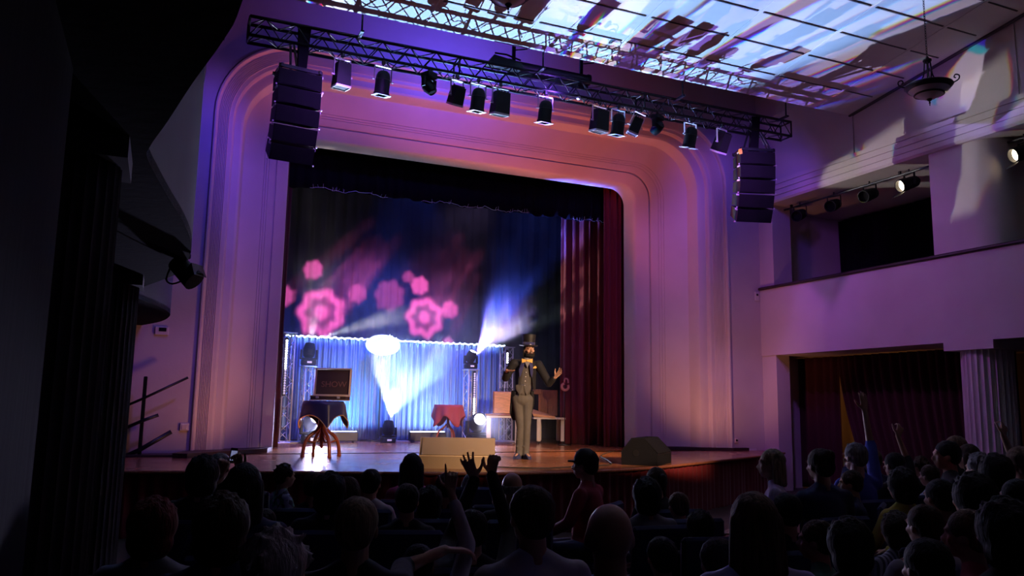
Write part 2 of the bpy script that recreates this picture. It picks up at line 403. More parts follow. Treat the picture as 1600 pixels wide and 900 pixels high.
# proscenium portal: a moulded profile swept up, round the corners and down
def portal_path(t, n=14):
    xl, xr, zt, r = 1.9-1.4*t, 9.29+1.76*t, 6.7+1.33*t, .38+1.0*t
    P = [(xl, SZ)]+[(xl, SZ+(zt-r-SZ)*k/6) for k in range(1, 7)]
    P += [(xl+r-r*math.cos(PI/2*k/n), zt-r+r*math.sin(PI/2*k/n)) for k in range(1, n+1)]
    P += [(xl+r+(xr-xl-2*r)*k/8, zt) for k in range(1, 8)]
    P += [(xr-r+r*math.sin(PI/2*k/n), zt-r+r*math.cos(PI/2*k/n)) for k in range(0, n+1)]
    P += [(xr, SZ+(zt-r-SZ)*k/6) for k in range(5, -1, -1)]
    return P
PROF = [(0, 15.25), (0, 14.9), (.004, 14.85), (.014, 14.81), (.03, 14.785), (.15, 14.70), (.165, 14.68), (.17, 14.71), (.18, 14.715), (.188, 14.67), (.2, 14.655),
        (.27, 14.60), (.275, 14.61), (.28, 14.595), (.30, 14.578), (.305, 14.588), (.31, 14.573), (.33, 14.556), (.335, 14.566), (.34, 14.55),
        (.60, 14.34), (.605, 14.325), (.612, 14.28), (.63, 14.12), (.645, 14.07), (.67, 14.05), (.72, 14.045), (.745, 14.04), (.752, 14.02), (.758, 13.99), (.775, 13.965), (.80, 13.96)]
for k in range(7):
    a = .815+k*.018; PROF += [(a, 13.955-k*.008), (a+.006, 13.935-k*.008), (a+.012, 13.955-k*.008)]
PROF += [(.95, 13.88), (.955, 13.83), (.968, 13.80), (.985, 13.80), (.997, 13.83), (1.0, 13.86)]
def portal():
    m = MB(); n = 0; vs = []
    for t, y in PROF:
        P = portal_path(t); n = len(P); vs += [(x, y, z) for x, z in P]
    return m.add(vs, [(i*n+j, i*n+j+1, (i+1)*n+j+1, (i+1)*n+j) for i in range(len(PROF)-1) for j in range(n-1)])
o = struct(portal(), 'trim_2', 'plaster', auto=25)
def front_wall():
    P = portal_path(1.0); n = len(P); Q = []; top = 9.6
    for x, z in P:
        if z < 6.7: Q.append((XL if x < 5.6 else XR, z))
        else:
            t = (x-.5)/(11.05-.5); Q.append((XL+(XR-XL)*t, top))
    Q[0] = (XL, SZ); Q[-1] = (XR, SZ)
    i0 = next(i for i, p in enumerate(P) if p[1] >= 6.7); i1 = len(P)-1-i0
    m = MB(); vs = [(x, YP, z) for x, z in P]+[(x, YP, z) for x, z in Q]+[(XL, YP, top), (XR, YP, top)]
    fs = [(j, j+1, n+j+1, n+j) for j in range(n-1) if j not in (i0-1, i1)]
    fs += [(i0-1, i0, n+i0, 2*n, n+i0-1), (i1, i1+1, n+i1+1, 2*n+1, n+i1)]
    m.add(vs, fs); m.bb((XL, YP, FZ), (XR, YP+.2, SZ)); return m
struct(front_wall(), 'wall_front', 'plaster')
# dark skirting blocks at the portal's feet
m = MB(); m.prism([(.25, 13.15), (.45, 13.05), (1.75, 14.35), (1.9, 14.9), (1.75, 15.0), (.45, 13.9)], SZ, SZ+.07); struct(m, 'baseboard_left', 'dark_wood')
m = MB(); m.prism([(9.32, 14.83), (9.4, 14.6), (11.0, 13.75), (11.4, 13.75), (11.4, 13.9), (11.05, 14.0), (9.5, 14.95)], SZ, SZ+.06); struct(m, 'baseboard_right', 'dark_wood')
m = MB(); m.bb((XL, 13.4, SZ), (.3, 13.84, SZ+.03)); struct(m, 'trim_3', 'dark_wood')

# ceiling of the hall: slopes down towards the stage; dark joints across, pale fillets along
CK = .137
def cz(y): return 7.51+(11.2-y)*CK
m = MB(); Y0, Y1 = -2., 11.15
m.add([(XL-2, Y1, cz(Y1)), (XR, Y1, cz(Y1)), (XR, Y0, cz(Y0)), (XL-2, Y0, cz(Y0)), (XL-2, Y1, cz(Y1)+.12), (XR, Y1, cz(Y1)+.12), (XR, Y0, cz(Y0)+.12), (XL-2, Y0, cz(Y0)+.12)],
      [(0, 1, 2, 3), (7, 6, 5, 4), (0, 4, 5, 1), (1, 5, 6, 2), (2, 6, 7, 3), (3, 7, 4, 0)])
struct(m, 'ceiling', 'ceiling')
XS = [1.76+1.54*k for k in range(-1, 7)]+[11.75]
j = MB(); f = MB()
for k in range(12):
    y = 10.44-.7*k
    for a, b in zip(XS[:-1], XS[1:]):
        j.box(((a+b)/2, y, cz(y)-.004), (b-a-.1, .022, .012), None)
for x in XS[:-1]:
    f.add([(x+s*w, y, cz(y)-h) for y in (Y1, Y0) for s, h in ((-1, -.002), (-1, .008), (1, .008), (1, -.002)) for w in (.008,)], [(0, 1, 2, 3), (4, 7, 6, 5), (0, 4, 5, 1), (1, 5, 6, 2), (2, 6, 7, 3)])
struct(j, 'trim_4', 'joint'); struct(f, 'trim_5', 'fillet')
m = MB()
for x in (XL, 11.84): m.add([(x+dx, y, cz(y)-h) for y in (Y1, Y0) for dx, h in ((0, -.01), (0, .03), (.06, .03), (.06, -.01))], [(0, 1, 2, 3), (4, 7, 6, 5), (0, 4, 5, 1), (1, 5, 6, 2), (2, 6, 7, 3)])
struct(m, 'trim_6', 'joint')
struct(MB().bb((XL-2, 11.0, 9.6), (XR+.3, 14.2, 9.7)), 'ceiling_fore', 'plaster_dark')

# right side: upper wall, moulded beam, balcony loggia, fascia
struct(MB().bb((XR, -2, 6.7), (XR+.2, YP+.1, 9.7)), 'wall_right', 'plaster')
m = MB()
for y in (11.12, 7.86, 4.6, 1.4): m.box((XR-.005, y, 7.3), (.03, .05, 1.25))
m.box((XR-.005, 12.9, 8.22), (.03, 1.0, .04)); struct(m, 'trim_7', 'plaster')
def beam():
    pr = [(XR-.02, 6.72), (XR-.1, 6.72), (XR-.1, 6.64), (XR-.075, 6.635), (XR-.075, 6.625), (XR-.1, 6.62), (XR-.1, 6.52), (XR-.075, 6.515), (XR-.075, 6.505), (XR-.1, 6.5), (XR-.1, 6.40), (XR-.075, 6.395), (XR-.075, 6.385), (XR-.1, 6.38), (XR-.1, 6.3), (XR-.06, 6.26), (XR+1.0, 6.24), (XR+1.0, 6.72)]
    return MB().prism(pr, -2, 13.86, 1)
struct(beam(), 'trim_8', 'plaster')
def round_post(y0, y1, z0, z1, depth, r=.3, fl=0):
    # pier whose near corner is rounded off
    P = [(XR, y1), (XR, y0+r)]+[(XR+r-r*math.cos(PI/2*k/10), y0+r-r*math.sin(PI/2*k/10)) for k in range(1, 11)]+[(XR+depth, y0), (XR+depth, y1)]
    return MB().prism(P, z0, z1)
struct(round_post(8.3, 9.5, 4.4, 6.3, .9, .45), 'pillar_upper', 'plaster', auto=30)
struct(round_post(3.3, 4.9, 4.4, 6.3, .9, .45), 'pillar_upper_near', 'plaster', auto=30)
struct(MB().bb((XR+.0, 13.42, 4.4), (XR+.5, YP+.05, 6.3)), 'pillar_corner', 'plaster')
struct(MB().bb((XR, 13.42, FZ), (XR+.35, YP+.05, 3.02)), 'pillar_corner_low', 'plaster')
def fascia():
    return MB().bb((XR-.02, -2, 3.0), (XR+.12, 13.88, 4.43))
struct(fascia(), 'wall_balcony', 'plaster')
struct(MB().cbox((XR+.04, 5.95, 4.455), (.22, 15.9, .06), .02), 'trim_9', 'dark_wood')
struct(MB().bb((XR+.1, -2, 3.0), (15, YP, 3.15)), 'floor_balcony', 'plaster')
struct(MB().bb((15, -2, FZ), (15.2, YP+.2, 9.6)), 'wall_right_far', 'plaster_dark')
struct(MB().bb((XR+.2, YP, FZ), (15.2, YP+.2, 9.6)), 'wall_front_right', 'plaster')
struct(MB().bb((XR+1.0, -2, 6.24), (15.2, YP+.2, 6.5)), 'ceiling_balcony', 'plaster')

def drape(name, P0, P1, z0, z1, folds, amp, material, label=None, cat='curtain', group=None, hem=None, n=None, seed=0, parent=None, t=.012):
    P0 = Vector(P0); P1 = Vector(P1); d = (P1-P0); L = d.length; d.normalize(); nn = Vector((-d.y, d.x)); rnd = random.Random(seed); ph = rnd.random()*6
    n = n or int(folds*8); m = MB()
    def fn(u, v):
        w = 2*PI*folds*(u+.012*math.sin(u*23+ph)); a = amp*(.75+.25*math.sin(u*11+ph))*(1-.25*v)
        q = P0+d*(L*u)+nn*(a*math.sin(w)+a*.35*math.sin(2.3*w+ph)+.01*math.sin(9*v+u*12))
        zt = z1; zb = z0 if hem is None else hem(u)
        return (q.x, q.y, zb+(zt-zb)*v)
    m.grid(fn, n, 10); o = m.build(name, material, parent, smooth=True); thick(o, t)
    if label: tag(o, label, cat, group)
    return o
# curtains inside the loggia and under it
drape('loggia_curtain', (XR+2.3, 9.3), (XR+2.3, 13.8), 3.15, 6.2, 20, .05, 'black_cloth', 'dark curtain closing the balcony opening behind the row of hung spotlights')
drape('loggia_curtain', (XR+2.2, 2), (XR+2.2, 9.2), 3.15, 6.22, 24, .05, 'black_cloth', 'dark curtain in the balcony opening past the rounded pillar')
# red curtains under the balcony: the gap between the halves shows an amber window
def side_drape(name, y0, y1, seed, label, cut):
    m = MB(); fo = int(abs(y1-y0)*5); rnd = random.Random(seed)
    def fn(u, v):
        z = FZ+.03+(2.95-FZ)*v; y = y0+(y1-y0)*u
        y += cut(v)*(1-u) 
        return (XR+1.0+.055*math.sin(2*PI*fo*u+1.2*math.sin(u*9))+.02*math.sin(u*37), y, z)
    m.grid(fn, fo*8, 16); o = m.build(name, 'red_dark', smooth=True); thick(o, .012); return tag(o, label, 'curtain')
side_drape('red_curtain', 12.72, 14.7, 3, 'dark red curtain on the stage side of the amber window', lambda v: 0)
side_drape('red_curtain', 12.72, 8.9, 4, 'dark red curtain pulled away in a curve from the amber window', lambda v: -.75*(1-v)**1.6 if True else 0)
o = MB().grid(lambda u, v: (XR+.42+.03*math.sin(u*30), 13.35-.55*u*(1-v)**.6-.05*u, 1.15+1.8*v), 20, 12).build('red_curtain', 'red_dark', smooth=True); thick(o, .02)
tag(o, 'gathered edge of red drape beside the corner pier under the balcony', 'curtain'); bpy.data.objects.remove(o)
# amber window behind the gap
w = MB().bb((XR+2.35, 11.2, 1.0), (XR+2.4, 13.4, 3.0)).build('window_1', 'amber_glass'); w['kind'] = 'structure'
m = MB()
for y in (11.2, 11.7, 12.18, 12.66, 13.1): m.bb((XR+2.3, y-.02, 1.0), (XR+2.36, y+.02, 3.0))
for z in (1.0, 1.5, 2.05, 2.6, 3.0): m.bb((XR+2.3, 11.2, z-.02), (XR+2.36, 13.4, z+.02))
m.build('glazing_bars', 'dark_wood', w)
# fluted columns
def fluted(x, y, r, z0, z1, name, mt='plaster'):
    m = MB(); n = 26*6; vs = []
    for z in (z0, z1):
        for k in range(n):
            a = 2*PI*k/n; q = r*(1-.075*abs(math.sin(a*13))**.7); vs.append((x+q*math.cos(a), y+q*math.sin(a), z))
    m.add(vs, [(k, (k+1) % n, n+(k+1) % n, n+k) for k in range(n)])
    m.bb((x-r*1.15, y-r*1.15, z1), (x+r*1.15, y+r*1.15, z1+.14)); m.cyl((x, y, z0), (x, y, z0+.12), r*1.12, n=32)
    return struct(m, name, mt, auto=40)
fluted(XR+.38, 8.95, .38, FZ, 2.86, 'column_right')
fluted(XR+.45, 5.2, .38, FZ, 2.86, 'column_right_near')
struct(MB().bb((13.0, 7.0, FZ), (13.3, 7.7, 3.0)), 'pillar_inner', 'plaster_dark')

# left side: wavy balcony seen from below and end on; its shade is put into dark materials
WAVE = [(-1.2, .1), (.2, .17), (1.4, .17), (2.33, .14), (2.62, .11), (3.06, .03), (3.55, -.05), (3.95, -.12), (4.18, -.13), (4.87, -.04), (5.54, .06), (6.2, .13), (6.9, .15), (7.83, .09), (8.42, -.04), (8.94, -.19), (9.51, -.34), (10.0, -.33), (10.37, -.24), (10.99, -.06), (11.73, .06), (12.4, .04), (12.96, -.04), (13.4, -.16), (13.86, -.32)]
WP = [Vector((x, y)) for y, x in WAVE]
def wavy():
    P = smooth_poly([(p.x, p.y) for p in WP], 4); pl = [(p.x, p.y) for p in P]+[(-3.6, 13.86), (-3.6, -1.2)]
    return P, pl
P, pl = wavy()
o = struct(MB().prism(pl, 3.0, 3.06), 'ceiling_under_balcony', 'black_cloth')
n = len(P); m = MB()
inner = []
for i, p in enumerate(P):
    t = (P[min(i+1, n-1)]-P[max(i-1, 0)]).normalized(); inner.append(p+Vector((-t.y, t.x))*.12)
m.add([(p.x, p.y, z) for z in (3.0, 4.45) for p in P]+[(q.x, q.y, z) for z in (3.0, 4.45) for q in inner],
      [(i, i+1, n+i+1, n+i) for i in range(n-1)]+[(n+i, n+i+1, 3*n+i+1, 3*n+i) for i in range(n-1)]+[(2*n+i, 3*n+i, 3*n+i+1, 2*n+i+1) for i in range(n-1)])
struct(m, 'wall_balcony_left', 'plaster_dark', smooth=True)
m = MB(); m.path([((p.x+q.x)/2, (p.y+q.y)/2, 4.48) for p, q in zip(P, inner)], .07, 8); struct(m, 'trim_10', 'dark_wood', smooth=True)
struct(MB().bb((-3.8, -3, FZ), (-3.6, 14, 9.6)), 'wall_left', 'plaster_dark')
struct(MB().bb((-3.7, 13.86, FZ), (XL, 14.0, 9.6)), 'wall_front_left', 'plaster')
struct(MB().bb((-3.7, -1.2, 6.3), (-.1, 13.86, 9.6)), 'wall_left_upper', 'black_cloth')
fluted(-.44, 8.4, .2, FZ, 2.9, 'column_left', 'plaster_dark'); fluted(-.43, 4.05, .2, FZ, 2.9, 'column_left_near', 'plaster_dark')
struct(MB().bb((-1.5, 1.4, FZ), (-.36, 3.1, 3.0)), 'pillar_left', 'black_cloth')  # pillar in shadow, the shade given by its black material
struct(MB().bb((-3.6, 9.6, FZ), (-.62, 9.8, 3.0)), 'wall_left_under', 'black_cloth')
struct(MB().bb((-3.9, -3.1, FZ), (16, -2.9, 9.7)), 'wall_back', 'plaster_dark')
drape('side_drape', (-.95, 2.6), (-.85, 9.4), FZ+.02, 2.98, 26, .05, 'black_cloth', 'very dark curtain hanging behind the left fluted columns')

# stage house
struct(MB().bb((-1.0, 19.9, SZ), (12.6, 20.1, 9.2)), 'wall_stage_back', 'black_cloth')
struct(MB().bb((-1.0, 14.0, SZ-.05), (-.8, 20, 9.2)), 'wall_stage_left', 'black_cloth')
struct(MB().bb((12.4, 14.0, SZ-.05), (12.6, 20, 9.2)), 'wall_stage_right', 'black_cloth')
struct(MB().bb((-1.0, 14.05, 9.2), (12.6, 20.1, 9.3)), 'ceiling_stage', 'black_cloth')
struct(MB().bb((-1.0, 13.9, FZ), (12.6, 20.1, SZ-.045)), 'floor_stage_deck', 'dark_wood')
drape('backdrop_curtain', (1.2, 19.4), (11.4, 19.4), SZ+.01, 8.6, 34, .05, 'backdrop_cloth', 'tall dark backdrop curtain across the back of the stage')
def hem(u): return 6.02+.02*math.sin(u*60)+.012*math.sin(u*151)
o = drape('border_curtain', (1.5, 15.75), (9.9, 15.75), 6.0, 8.6, 30, .03, 'black_cloth', 'black top border curtain with a ragged lower hem', hem=hem)
m = MB(); rnd = random.Random(4)
for a, b in ((.11, .3), (.38, .68), (.80, .95)):
    pts = []
    u = a
    while u < b:
        pts.append((1.5+8.4*u, 15.68, hem(u)+rnd.uniform(-.012, .02))); u += .006
    m.path(pts, .0022, 4)
    for k in range(14):
        u = rnd.uniform(a, b); x = 1.5+8.4*u; z = hem(u); m.path([(x, 15.68, z-.01), (x+rnd.uniform(-.02, .03), 15.66, z+rnd.uniform(.03, .08))], .002, 4)
m.build('loose_hem_threads', 'bright_edge', o)  # pale strands stand in for tiny glints along the hem
drape('side_curtain', (1.86, 15.3), (2.1, 15.9), SZ+.01, 8.6, 3, .03, 'red_dark', 'narrow dark red curtain leg just inside the left of the stage opening')
drape('side_curtain', (8.55, 16.9), (9.6, 16.0), SZ+.01, 8.6, 7, .07, 'red_velvet', 'deep red velvet curtain gathered in folds, further from the right portal edge', seed=3)
drape('side_curtain', (8.95, 15.55), (9.8, 15.35), SZ+.01, 8.6, 6, .06, 'red_velvet', 'red velvet curtain bunched against the right edge of the stage opening', seed=5)

# shimmering silver and blue curtain on a pipe
SH = thing('shimmer_curtain', 'pleated silvery blue shimmer curtain hung on a low pipe at the back of stage', 'curtain', (5.1, 18.3, SZ))
def shim():
    m = MB(); L = 5.2
    def fn(u, v):
        x = -L/2+L*u; a = .035*(1-.3*v)
        return (x, a*math.sin(x*41+1.4*math.sin(x*3.1))+.018*math.sin(x*97+2*math.sin(x*7))+.01*math.sin(v*7+x*5), .04+2.25*v)
    m.grid(fn, 640, 8); return m
thick(shim().build('curtain_cloth', 'shimmer', SH, smooth=True), .008)
MB().path([(-2.65, 0, 2.30), (2.65, 0, 2.30)], .022, 10).build('pipe', 'alu', SH, smooth=True)
m = MB(); rnd = random.Random(9); pts = [(-2.62+5.24*k/130, -.04, 2.30+.018*math.sin(k*1.7)+rnd.uniform(-.012, .012)) for k in range(131)]; m.path(pts, .014, 5)
m.build('lit_heading', M['led_cyan'], SH)  # glowing strip stands in for the bright edge along the pipe
for x in (-2.6, 0, 2.6):
    MB().cyl((x, .05, .02), (x, .05, 2.3), .02).box((x, .05, .01), (.45, .45, .02)).build('upright', 'alu', SH)

# glowing oval sign
SG = thing('oval_sign', 'glowing white oval sign with stars and emblem on top of the shimmer curtain', 'sign', (4.62, 18.05, 3.17))
MB().cyl((0, .06, 0), (0, .02, 0), 1, n=48, mtx=Matrix.Diagonal((.40, 1, .24, 1))).build('sign_board', 'sign_face', SG)
m = MB()
for r in (.37, .33): m.path([(r*math.cos(PI*k/24), 0, r*.58*math.sin(PI*k/24)) for k in range(49)], .012 if r > .35 else .006, 6, False)
m.build('neon_rim', 'sign_glow', SG, smooth=True)
def star(c, r):
    P = [(c[0]+(r if k % 2 == 0 else r*.42)*math.sin(PI*k/5), c[1]+(r if k % 2 == 0 else r*.42)*math.cos(PI*k/5)) for k in range(10)]
    return P
m = MB()
for c, r in (((-.37, .0), .05), ((-.30, -.06), .06), ((.14, .2), .05), ((.20, .16), .06), ((.29, .13), .06), ((.34, .09), .035), ((-.24, -.1), .05)): m.prism(star(c, r), -.03, 0, 1)
m.build('star_row', 'sign_glow', SG)
m = MB(); m.prism([(-.06, -.03), (-.05, .06), (-.02, .04), (0, .13), (.03, .04), (.06, .06), (.06, -.03)], -.02, .01, 1); m.prism([(-.18, -.05), (.18, -.05), (.18, -.085), (-.18, -.085)], -.02, .01, 1)
m.build('emblem', 'sign_glow', SG)
MB().cyl((0, .1, -.2), (0, .25, -.15), .015).cyl((0, .12, -2.1), (0, .12, .1), .018).box((0, .12, -2.15), (.4, .4, .03)).build('sign_stand', 'black_metal', SG)

# box truss in metres; used for towers and for the long front truss
def truss_mesh(P, Q, side, tri=False, rc=.024, rb=.009, bay=.3):
    """square (or triangular) lattice between P and Q along a local axis; returns chords, braces"""
    P = Vector(P); Q = Vector(Q); d = (Q-P); L = d.length; d.normalize()
    a = Vector((0, 1, 0)) if abs(d.z) < .5 or True else Vector((0, 1, 0)); b = d.cross(a).normalized(); a = b.cross(d)
    h = side/2; C = [a*h+b*h, a*h-b*h, -a*h-b*h, -a*h+b*h]
    if tri: C = [a*-h+b*h, a*h, a*-h-b*h]
    ch, br = [], MB()
    for c in C: ch.append(MB().path([P+c, Q+c], rc, 8))
    n = max(2, int(L/bay)); k = len(C)
    for i in range(n):
        for j in range(k):
            c0, c1 = C[j], C[(j+1) % k]
            if i % 2: c0, c1 = c1, c0
            br.path([P+c0+d*(L*i/n), P+c1+d*(L*(i+1)/n)], rb, 5)
    for i in (0, n):
        for j in range(k): br.path([P+C[j]+d*(L*i/n), P+C[(j+1) % k]+d*(L*i/n)], rb*1.4, 5)
    return ch, br
def tower(x, y, z1, label, side=.22):
    t = thing('truss_tower', label, 'truss tower', (x, y, SZ), (0, 0, .2), 'truss towers at the back of the stage')
    ch, br = truss_mesh((0, 0, .03), (0, 0, z1-SZ), side, rc=.018, rb=.007, bay=.2)
    for c in ch: c.build('chord', 'alu', t, smooth=True)
    br.build('braces', 'alu', t, smooth=True)
    MB().cbox((0, 0, .012), (.5, .5, .024), .01).build('base_plate', 'alu', t)
    MB().cbox((0, 0, z1-SZ), (.3, .3, .02), .006).build('top_plate', 'alu', t)
    return t
tower(2.44, 17.6, 3.3, 'tall silver truss tower beside the left curtain leg, with a lit lamp strip')
tower(2.94, 17.9, 2.62, 'shorter silver truss tower carrying a moving head behind the open case')
tower(6.63, 17.7, 2.66, 'silver truss tower standing behind the pale wooden desk, carrying a moving head')
tower(7.62, 17.9, 3.24, 'silver truss tower at the right end of the shimmer curtain behind the performer')

def moving_head(loc, label, tilt=(0, 0, 0), lens='lens_white', s=1., hang=False, yaw=0., group=None):
    t = thing('moving_head_light', label, 'moving light', loc, (PI if hang else 0, 0, yaw), group, s)
    MB().cbox((0, 0, .06), (.30, .24, .12), .02).build('base', 'black_plastic', t)
    MB().box((0, -.122, .06), (.1, .006, .04)).build('display', M['led_dim'], t)
    m = MB()
    for q in (-1, 1): m.hull([(q*.15, -.05, .13), (q*.15, .05, .13), (q*.185, -.05, .13), (q*.185, .05, .13), (q*.15, -.045, .33), (q*.15, .045, .33), (q*.18, -.045, .33), (q*.18, .045, .33)])
    m.cbox((0, 0, .14), (.37, .12, .035), .01); m.build('yoke', 'black_plastic', t)
    hd = bpy.data.objects.new('head', MB().lathe([(0, -.16), (.07, -.155), (.115, -.12), (.13, -.04), (.128, .05), (.11, .12), (.10, .16), (.088, .165), (.088, .15), (0, .15)], 24).mesh('head', M['black_plastic'], True))
    COL.objects.link(hd); hd.parent = t; hd.location = (0, 0, .31); hd.rotation_euler = tilt; hd.data.set_sharp_from_angle(angle=R(40))
    l = MB().lathe([(0, .158), (.05, .156), (.086, .151), (.086, .148), (0, .148)], 20).build('lens', lens, hd, smooth=True)
    m = MB(); [m.box((0, -.125-.002*k, -.09+.03*k), (.1, .02, .008)) for k in range(4)]; m.build('cooling_fins', 'black_metal', hd)
    return t
G = 'lit moving heads on the stage'
moving_head((2.94, 17.9, 2.65), 'moving head on top of a truss tower, throwing a beam upward above the case', (-.15, .1, 0), group=G)
moving_head((4.70, 17.62, SZ), 'moving head on the stage floor sending a wide white fan up the shimmer curtain', (-.2, .08, 0), group=G)
moving_head((3.02, 17.35, SZ), 'moving head low behind the draped table with its lens aimed at the hall', (1.2, 0, .1), 'lens_white', 1.5, group=G)
moving_head((6.68, 17.3, SZ), 'moving head with blinding white lens low beside the pale wooden desk', (1.25, 0, -.15), 'lens_white', 1.5, group=G)
moving_head((6.63, 17.7, 2.69), 'moving head on top of the truss tower behind the desk', (.5, .2, 0), 'lens_blue', .9, group=G)

def led_strip(x, y, z0, z1, lit, label):
    t = thing('led_strip', label, 'light strip', (x, y, z0)); n = int((z1-z0)/.052)
    MB().cbox((0, .03, (z1-z0)/2), (.07, .04, z1-z0+.06), .01).build('housing', 'black_metal', t)
    m = MB(); d = MB()
    for k in range(n):
        z = .026+.052*k; (m if lit(k/n) else d).ell((0, 0, z), (.024, .016, .024), None, 10, 6)
    if m.v: m.build('lit_bulbs', 'led', t, smooth=True)
    if d.v: d.build('dim_bulbs', 'led_dim', t, smooth=True)
led_strip(2.39, 17.4, 2.0, 3.16, lambda k: k > .42, 'vertical strip of glowing lamps fixed on the left truss tower')
led_strip(6.66, 17.5, 1.6, 2.6, lambda k: k < .4, 'vertical strip of glowing lamps above the bright low moving head')
led_strip(7.54, 17.66, 2.84, 3.14, lambda k: True, 'short strip of glowing lamps on the tower behind the performer\'s shoulder')
def led_bar(x0, x1, y, label, matn='led_cyan'):
    t = thing('floor_light_bar', label, 'light bar', ((x0+x1)/2, y, SZ), group='light bars on the stage floor'); L = x1-x0
    MB().cbox((0, 0, .13), (L, .13, .2), .015).build('housing', 'black_metal', t)
    m = MB(); [m.cbox((-L/2+.07+(L-.14)*k/7, -.01, .237), (L/9.5, .05, .02), .004) for k in range(8)]; m.build('lit_cells', matn, t)
    m = MB(); [m.box((q*L*.4, -.0, .015), (.04, .2, .03)) for q in (-1, 1)]; m.build('feet', 'black_metal', t)
led_bar(3.3, 4.05, 17.75, 'black floor light bar glowing behind the table legs'); led_bar(5.2, 6.05, 17.7, 'black floor light bar glowing behind the left stage monitor')
led_bar(2.5, 2.62, 17.3, 'end of a small light box at the foot of the left tower', 'led_dim') if False else None
# the haze, these lamps' own light and unseen light from above the stage
def stage_lights():
    lamp('head_beam_left', 'SPOT', (2.92, 17.6, 3.16), (2.95, 16.9, 6.0), (.9, .8, .85), 1800, .03, 46, .7, gobo_breakup(3, 9, .15))
    lamp('violet_top_fill', 'SPOT', (6.4, 16.4, 7.2), (4.8, 17.4, 1.0), (.6, .4, 1), 900, .1, 70, .9)  # added unseen fill that brightens the towers and floor
    lamp('head_beam_low_left', 'SPOT', (3.03, 16.9, 1.45), (2.2, 11., 1.0), (.62, .58, 1), 1100, .09, 60, .7)
    lamp('head_beam_low_right', 'SPOT', (6.66, 16.85, 1.48), (6.3, 12., 1.2), (.75, .7, 1), 420, .09, 70, .7)
    lamp('head_beam_blue', 'SPOT', (6.68, 17.25, 3.1), (7.6, 16.8, 5.6), (.07, .13, 1), 12000, .03, 46, .7, gobo_breakup(11, 6, .25))
    lamp('head_beam_grey', 'SPOT', (6.75, 17.2, 3.0), (9.3, 16.5, 5.2), (.6, .75, .65), 500, .03, 38, .7, gobo_breakup(14, 8, .1))
    lamp('blue_flood', 'SPOT', (4.9, 16.3, 7.3), (4.6, 18.6, 2.6), (.03, .09, 1), 2600, .1, 74, .9)
    lamp('bar_light_left', 'AREA', (3.68, 17.75, 1.27), (4.2, 18.35, 3.2), (.25, .75, 1), 26, (.7, .05), spread=140)
    lamp('bar_light_right', 'AREA', (5.62, 17.62, 1.27), (5.4, 18.3, 3.4), (.6, .85, 1), 30, (.8, .05), spread=150)
    # pink rosettes and dots thrown on the backdrop from the front truss
    for nm, l, px, cells in (('rosette_left', (4.5, 11.9, 6.3), (503, 487), [(0, 0, .070, .045, 1.), (-.03, .128, .03, 0, .55), (-.11, .045, .03, 0, .5), (.11, .06, .03, 0, .4)]),
                             ('rosette_right', (5.6, 11.9, 6.3), (664, 495), [(0, 0, .062, .04, 1.), (-.02, .10, .03, 0, .7), (.085, .03, .028, 0, .7), (.08, -.075, .02, 0, .6), (-.12, .06, .05, 0, .25), (-.06, .125, .02, 0, .3)])):
        lamp(nm, 'SPOT', l, at(px[0], px[1], 1, 19.35), (1, .12, .36), 85000, .05, 24, .2, gobo_rosette(cells))
stage_lights()
def haze():
    m = bpy.data.materials.new('haze'); m.use_nodes = True; nt = NT(m.node_tree); m.node_tree.nodes.remove(m.node_tree.nodes['Principled BSDF'])
    v = nt.n('ShaderNodeVolumeScatter'); v.inputs['Color'].default_value = (.9, .92, 1, 1); v.inputs['Anisotropy'].default_value = .2
    co = nt.n('ShaderNodeTexCoord').outputs['Object']
    f = nt.noise(nt.vm('ADD', co, (3.3, 1.7, .2)), .9, 3., .6)
    sp = nt.n('ShaderNodeSeparateXYZ'); nt.nt.links.new(co, sp.inputs[0])
    hz = nt.ss(sp.outputs[2], 5.2, 2.2)
    d = nt.m('MULTIPLY', nt.m('ADD', .25, nt.m('MULTIPLY', nt.ss(f, .38, .68), 1.5)), nt.m('ADD', .04, hz))
    nt.nt.links.new(nt.m('MULTIPLY', d, .10), v.inputs['Density'])
    nt.nt.links.new(v.outputs[0], m.node_tree.nodes['Material Output'].inputs['Volume'])
    M['haze'] = m
    o = MB().bb((2.15, 16.1, SZ+.02), (9.9, 19.3, 6.4)).build('stage_haze', m); tag(o, 'thin lit haze drifting over the back of the stage', 'haze'); o['kind'] = 'stuff'
    o.visible_shadow = True
haze()
